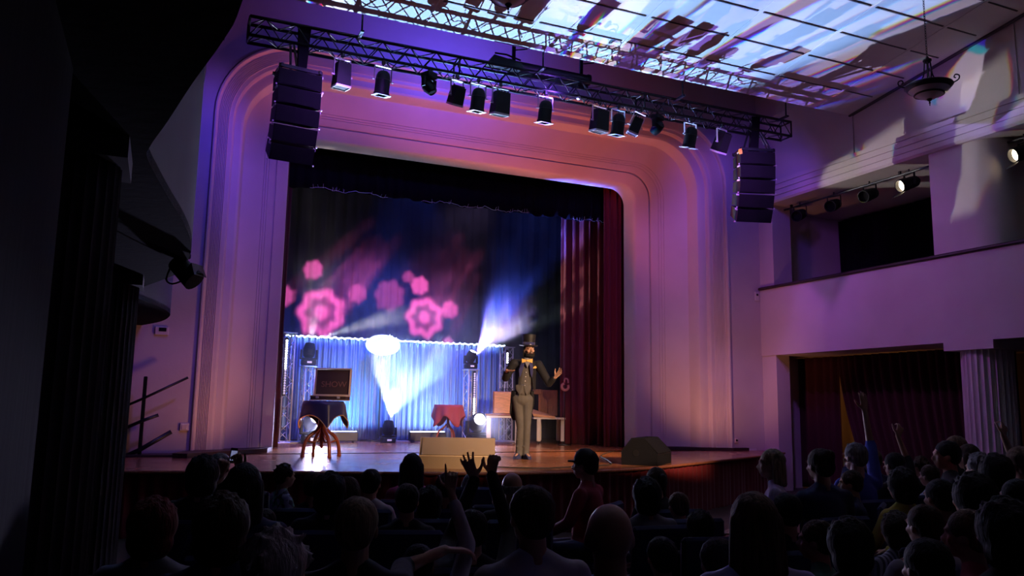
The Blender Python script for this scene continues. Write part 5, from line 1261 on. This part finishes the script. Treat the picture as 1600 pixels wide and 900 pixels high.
# ------------------------------------------------------------------ the performer
def performer():
    b = at(815, 717, 2, SZ); az = math.atan2(b.x, b.y)
    t = thing('person', 'performer in top hat, black tailcoat and yellow bow tie with both hands out', 'person', b, (0, 0, -az), None, 1.0)
    sk = MB(); hips = Vector((0, 0, .99)); chest = Vector((.045, .01, 1.36)); nb = Vector((.065, .01, 1.60)); hc = Vector((.10, -.015, 1.765))
    shL, shR = Vector((-.15, .0, 1.545)), Vector((.255, .01, 1.525))
    T = head_shapes(sk, hc, (.06, .07, PI+.38), s=1.04); neck(sk, nb+Vector((0, 0, -.06)), hc+Vector((-.01, .03, -.07)))
    elL, wrL = Vector((-.285, .05, 1.30)), Vector((-.265, -.17, 1.415)); elR, wrR = Vector((.43, .0, 1.225)), Vector((.525, -.12, 1.315))
    def trunk(m, e):
        m.ell(hips+Vector((0, 0, -.02)), (.145+e, .11+e, .13+e)); m.cap(hips+Vector((0, 0, .06)), chest+Vector((0, 0, -.05)), .105+e, .125+e, 16); m.ell(chest+Vector((.003, 0, .04)), (.155+e, .105+e, .17+e)); m.cap(shL+Vector((.05, 0, 0)), shR-Vector((.05, 0, 0)), .06+e, .06+e, 12)
        m.cap(nb+Vector((-.09, 0, -.05)), nb+Vector((0, 0, -.01)), .045+e, .05+e); m.cap(nb+Vector((.09, 0, -.055)), nb+Vector((0, 0, -.01)), .045+e, .05+e)
    trunk(sk, -.012)
    for sh, el, wr in ((shL, elL, wrL), (shR, elR, wrR)): sk.cap(sh, el, .043, .036); sk.cap(el, wr, .036, .025)
    hand(sk, wrL, (.62, -.62, -.08), (0, -.1, 1), 1, 'open', 1.05); hand(sk, wrR, (.55, -.35, .62), (-.35, -.8, .5), -1, 'spread', 1.1)
    ft = {-1: Vector((-.045, .0, .09)), 1: Vector((.065, .0, .09))}; kn = {-1: Vector((-.025, -.03, .52)), 1: Vector((.075, -.035, .52))}
    for q in (-1, 1):
        h = hips+Vector((q*.082, 0, -.03)); sk.cap(h, kn[q], .075, .05); sk.cap(kn[q], ft[q], .048, .034); sk.cap(ft[q], ft[q]+Vector((q*.05, -.12, -.045)), .035, .026, 8)
    body = remesh(sk, .0052, 3); body.materials.append(M['skin']); mobj('body', body, t)
    # trousers
    m = MB(); m.ell(hips+Vector((0, 0, -.03)), (.165, .128, .13))
    for q in (-1, 1):
        h = hips+Vector((q*.082, 0, -.03)); m.cap(h, kn[q], .098, .066, 14); m.cap(kn[q], ft[q]+Vector((0, 0, .0)), .066, .058, 14); m.cap(ft[q]+Vector((0, -.01, .02)), ft[q]+Vector((0, -.03, -.01)), .058, .056, 12)
        for k in range(4): z = .2+k*.11; m.cap((ft[q].x-.04, -.052, z), (ft[q].x+.045, -.045, z+.03), .014, .010, 6)
    cloth_mat('trouser_grey', (.085, .078, .075)); me = remesh(m, .009, 2); me.materials.append(M['trouser_grey']); mobj('trousers', me, t)
    # waistcoat with its two points, shirt front
    m = MB(); m.ell(chest+Vector((.003, -.018, .02)), (.135, .115, .185)); m.cap(hips+Vector((.005, -.012, .10)), chest+Vector((0, -.02, -.04)), .125, .13, 18)
    for q in (-1, 1): m.hull([(.01+q*.005, -.135, 1.12), (.01+q*.13, -.105, 1.12), (.01+q*.005, -.155, 1.20), (.01+q*.13, -.12, 1.2), (.01+q*.055, -.14, 1.0), (.01+q*.02, -.12, 1.12), (.01+q*.11, -.09, 1.12)])
    me = remesh(m, .008, 3); cloth_mat('waistcoat_grey', (.075, .068, .066)); me.materials.append(M['waistcoat_grey']); wc = mobj('waistcoat', me, t)
    for k in range(4): MB().ell((.035+.006*k, -.150+.002*k, 1.18+.07*k), (.008, .005, .008), None, 8, 6).build('button', 'bright_edge', wc)
    m = MB(); m.hull([(.02, -.145, 1.57), (.12, -.145, 1.57), (.07, -.15, 1.46), (.03, -.1, 1.57), (.11, -.1, 1.57), (.07, -.12, 1.46)]); m.cap(nb+Vector((0, 0, -.02)), nb+Vector((.005, -.002, .02)), .066, .064); me = remesh(m, .007, 2); me.materials.append(M['cloth_grey']); mobj('shirt', me, t)
    # tailcoat: back, sleeves, open fronts and two tails
    m = MB()
    m.ell(chest+Vector((.003, .03, .03)), (.178, .11, .20)); m.cap(shL+Vector((.05, .02, -.01)), shR+Vector((-.05, .02, -.01)), .078, .078, 14); m.cap(hips+Vector((0, .035, .08)), chest+Vector((0, .03, -.05)), .125, .14, 16)
    m.cap(shL, elL, .074, .062, 14); m.cap(elL, elL.lerp(wrL, .72), .062, .044, 14); m.cap(shR, elR, .076, .064, 14); m.cap(elR, elR.lerp(wrR, .76), .064, .045, 14)
    for q, cx in ((-1, .045), (1, .045)):
        xs = cx+q*.135
        m.hull([(xs-q*.055, -.115, 1.52), (xs-q*.03, -.14, 1.40), (xs-q*.02, -.125, 1.16), (xs+q*.01, -.10, 1.04), (xs+q*.035, -.05, 1.04), (xs+q*.03, .02, 1.3), (xs+q*.04, .02, 1.5), (xs, .0, 1.55)])
    m.hull([(-.19, -.02, 1.10), (-.06, .12, 1.10), (-.12, -.09, 1.08), (-.19, .03, .86), (-.09, .13, .84), (-.16, .08, .60), (-.10, .13, .60), (-.2, -.0, .95), (-.215, .03, .72)])
    m.hull([(.19, -.02, 1.10), (.06, .12, 1.10), (.14, -.08, 1.08), (.2, .03, .88), (.10, .13, .86), (.17, .08, .74), (.12, .13, .74)])
    me = remesh(m, .0085, 2); cloth_mat('coat_black', (.006, .006, .010)); me.materials.append(M['coat_black']); ct = mobj('tailcoat', me, t)
    m = MB()
    for q in (-1, 1): m.hull([(.065+q*.035, -.13, 1.575), (.065+q*.09, -.11, 1.56), (.05+q*.115, -.155, 1.43), (.05+q*.10, -.165, 1.30), (.05+q*.075, -.16, 1.36), (.065+q*.04, -.145, 1.52), (.05+q*.12, -.14, 1.40)])
    me = MB(); o = m.build('lapels', 'navy_satin', ct)
    MB().hull([(.165, -.135, 1.455), (.215, -.125, 1.46), (.17, -.14, 1.475), (.205, -.13, 1.50), (.225, -.12, 1.475), (.185, -.14, 1.49)]).build('pocket_square', 'gold_cloth', ct)
    m = MB()
    for q in (-1, 1): m.hull([(.068+q*.012, -.150, 1.565), (.068+q*.012, -.150, 1.595), (.068+q*.085, -.145, 1.545), (.068+q*.09, -.145, 1.615), (.068+q*.012, -.130, 1.58), (.068+q*.085, -.120, 1.58)])
    m.cbox((.068, -.148, 1.58), (.03, .028, .032), .006); m.build('bow_tie', 'gold_cloth', t)
    # shoes
    for q in (-1, 1):
        m = MB(); a = q*.35; c = ft[q]
        mx = Matrix.Translation((c.x, c.y, 0)) @ Matrix.Rotation(a, 4, 'Z')
        m.hull([(i*.042, y, 0.004) for i in (-1, 1) for y in (.07, -.08)]+[(i*.05, -.14, .004) for i in (-1, 1)]+[(i*.025, -.2, .004) for i in (-1, 1)]+[(i*.04, .065, .09) for i in (-1, 1)]+[(i*.042, -.07, .085) for i in (-1, 1)]+[(i*.03, -.18, .04) for i in (-1, 1)], mx)
        m.build('shoe', 'cloth_navy', t, auto=50)
    # face: beard, moustache, open smile, eyes, brows, hair and hat
    def onhead(mb, name, mt, vox=None, parent=t):
        if vox: me = remesh(mb, vox, 2); me.materials.append(M[mt]); o = mobj(name, me, parent)
        else: o = mb.build(name, mt, parent, smooth=True)
        if parent is t: o.matrix_local = T
        return o
    m = MB()
    for k in range(13):
        a = -1.35+2.7*k/12; m.ell((.066*math.sin(a), .012+.062*math.cos(a), -.075-.02*math.cos(a)), (.020, .022, .030), None, 10, 7)
    for q in (-1, 1): m.cap((q*.066, .005, -.005), (q*.064, .012, -.06), .014, .018, 8); m.cap((q*.006, .094, -.044), (q*.034, .080, -.054), .0075, .006, 8)
    m.ell((0, .066, -.105), (.034, .028, .026)); onhead(m, 'beard', 'hair_black', .006)
    onhead(MB().ell((0, .090, -.063), (.021, .008, .012), None, 14, 8), 'open_mouth', 'red_dark'); onhead(MB().ell((0, .095, -.057), (.016, .005, .004), None, 10, 6), 'teeth', 'white_paint')
    for q in (-1, 1):
        e = onhead(MB().ell((q*.030, .079, .006), (.012, .009, .008), None, 12, 8), 'eye', 'white_paint'); MB().ell((q*.031, .0865, .006), (.005, .004, .005), None, 8, 6).build('iris', 'rubber', e, smooth=True)
        onhead(MB().cap((q*.046, .083, .028), (q*.016, .092, .030), .0055, .006, 6), 'eyebrow', 'hair_black')
    m = MB(); m.ell((0, -.03, .02), (.088, .092, .09)); 
    for k in range(9):
        a = PI*(.02+.96*k/8); m.cap((.08*math.cos(a), -.02-.07*math.sin(a), 0), (.086*math.cos(a), -.03-.07*math.sin(a), -.10), .026, .016, 8)
    onhead(m, 'hair', 'hair_black', .008)
    HT = MB().lathe([(0, .20), (.104, .205), (.108, .195), (.098, .12), (.094, .04), (.10, .03), (.135, .028), (.150, .036), (.148, .028), (.13, .018), (.085, .016), (.085, .05), (0, .05)], 40, mtx=Matrix.Diagonal((1, 1.12, 1, 1))).build('top_hat', 'black_cloth_felt', t, auto=40)
    HT.matrix_local = T @ Matrix.Translation((0, -.02, .045)) @ Matrix.Rotation(-.13, 4, 'X') @ Matrix.Rotation(-.08, 4, 'Y')
    MB().lathe([(.0975, .035), (.099, .08), (.096, .08)], 40, mtx=Matrix.Diagonal((1, 1.12, 1, 1))).build('hat_band', 'navy_satin', HT, smooth=True)
    return t
cloth_mat('gold_cloth', (.75, .45, .12)); M['black_cloth_felt'] = mat('black_cloth_felt', (.007, .007, .010), .6, sheen=.05)
performer()
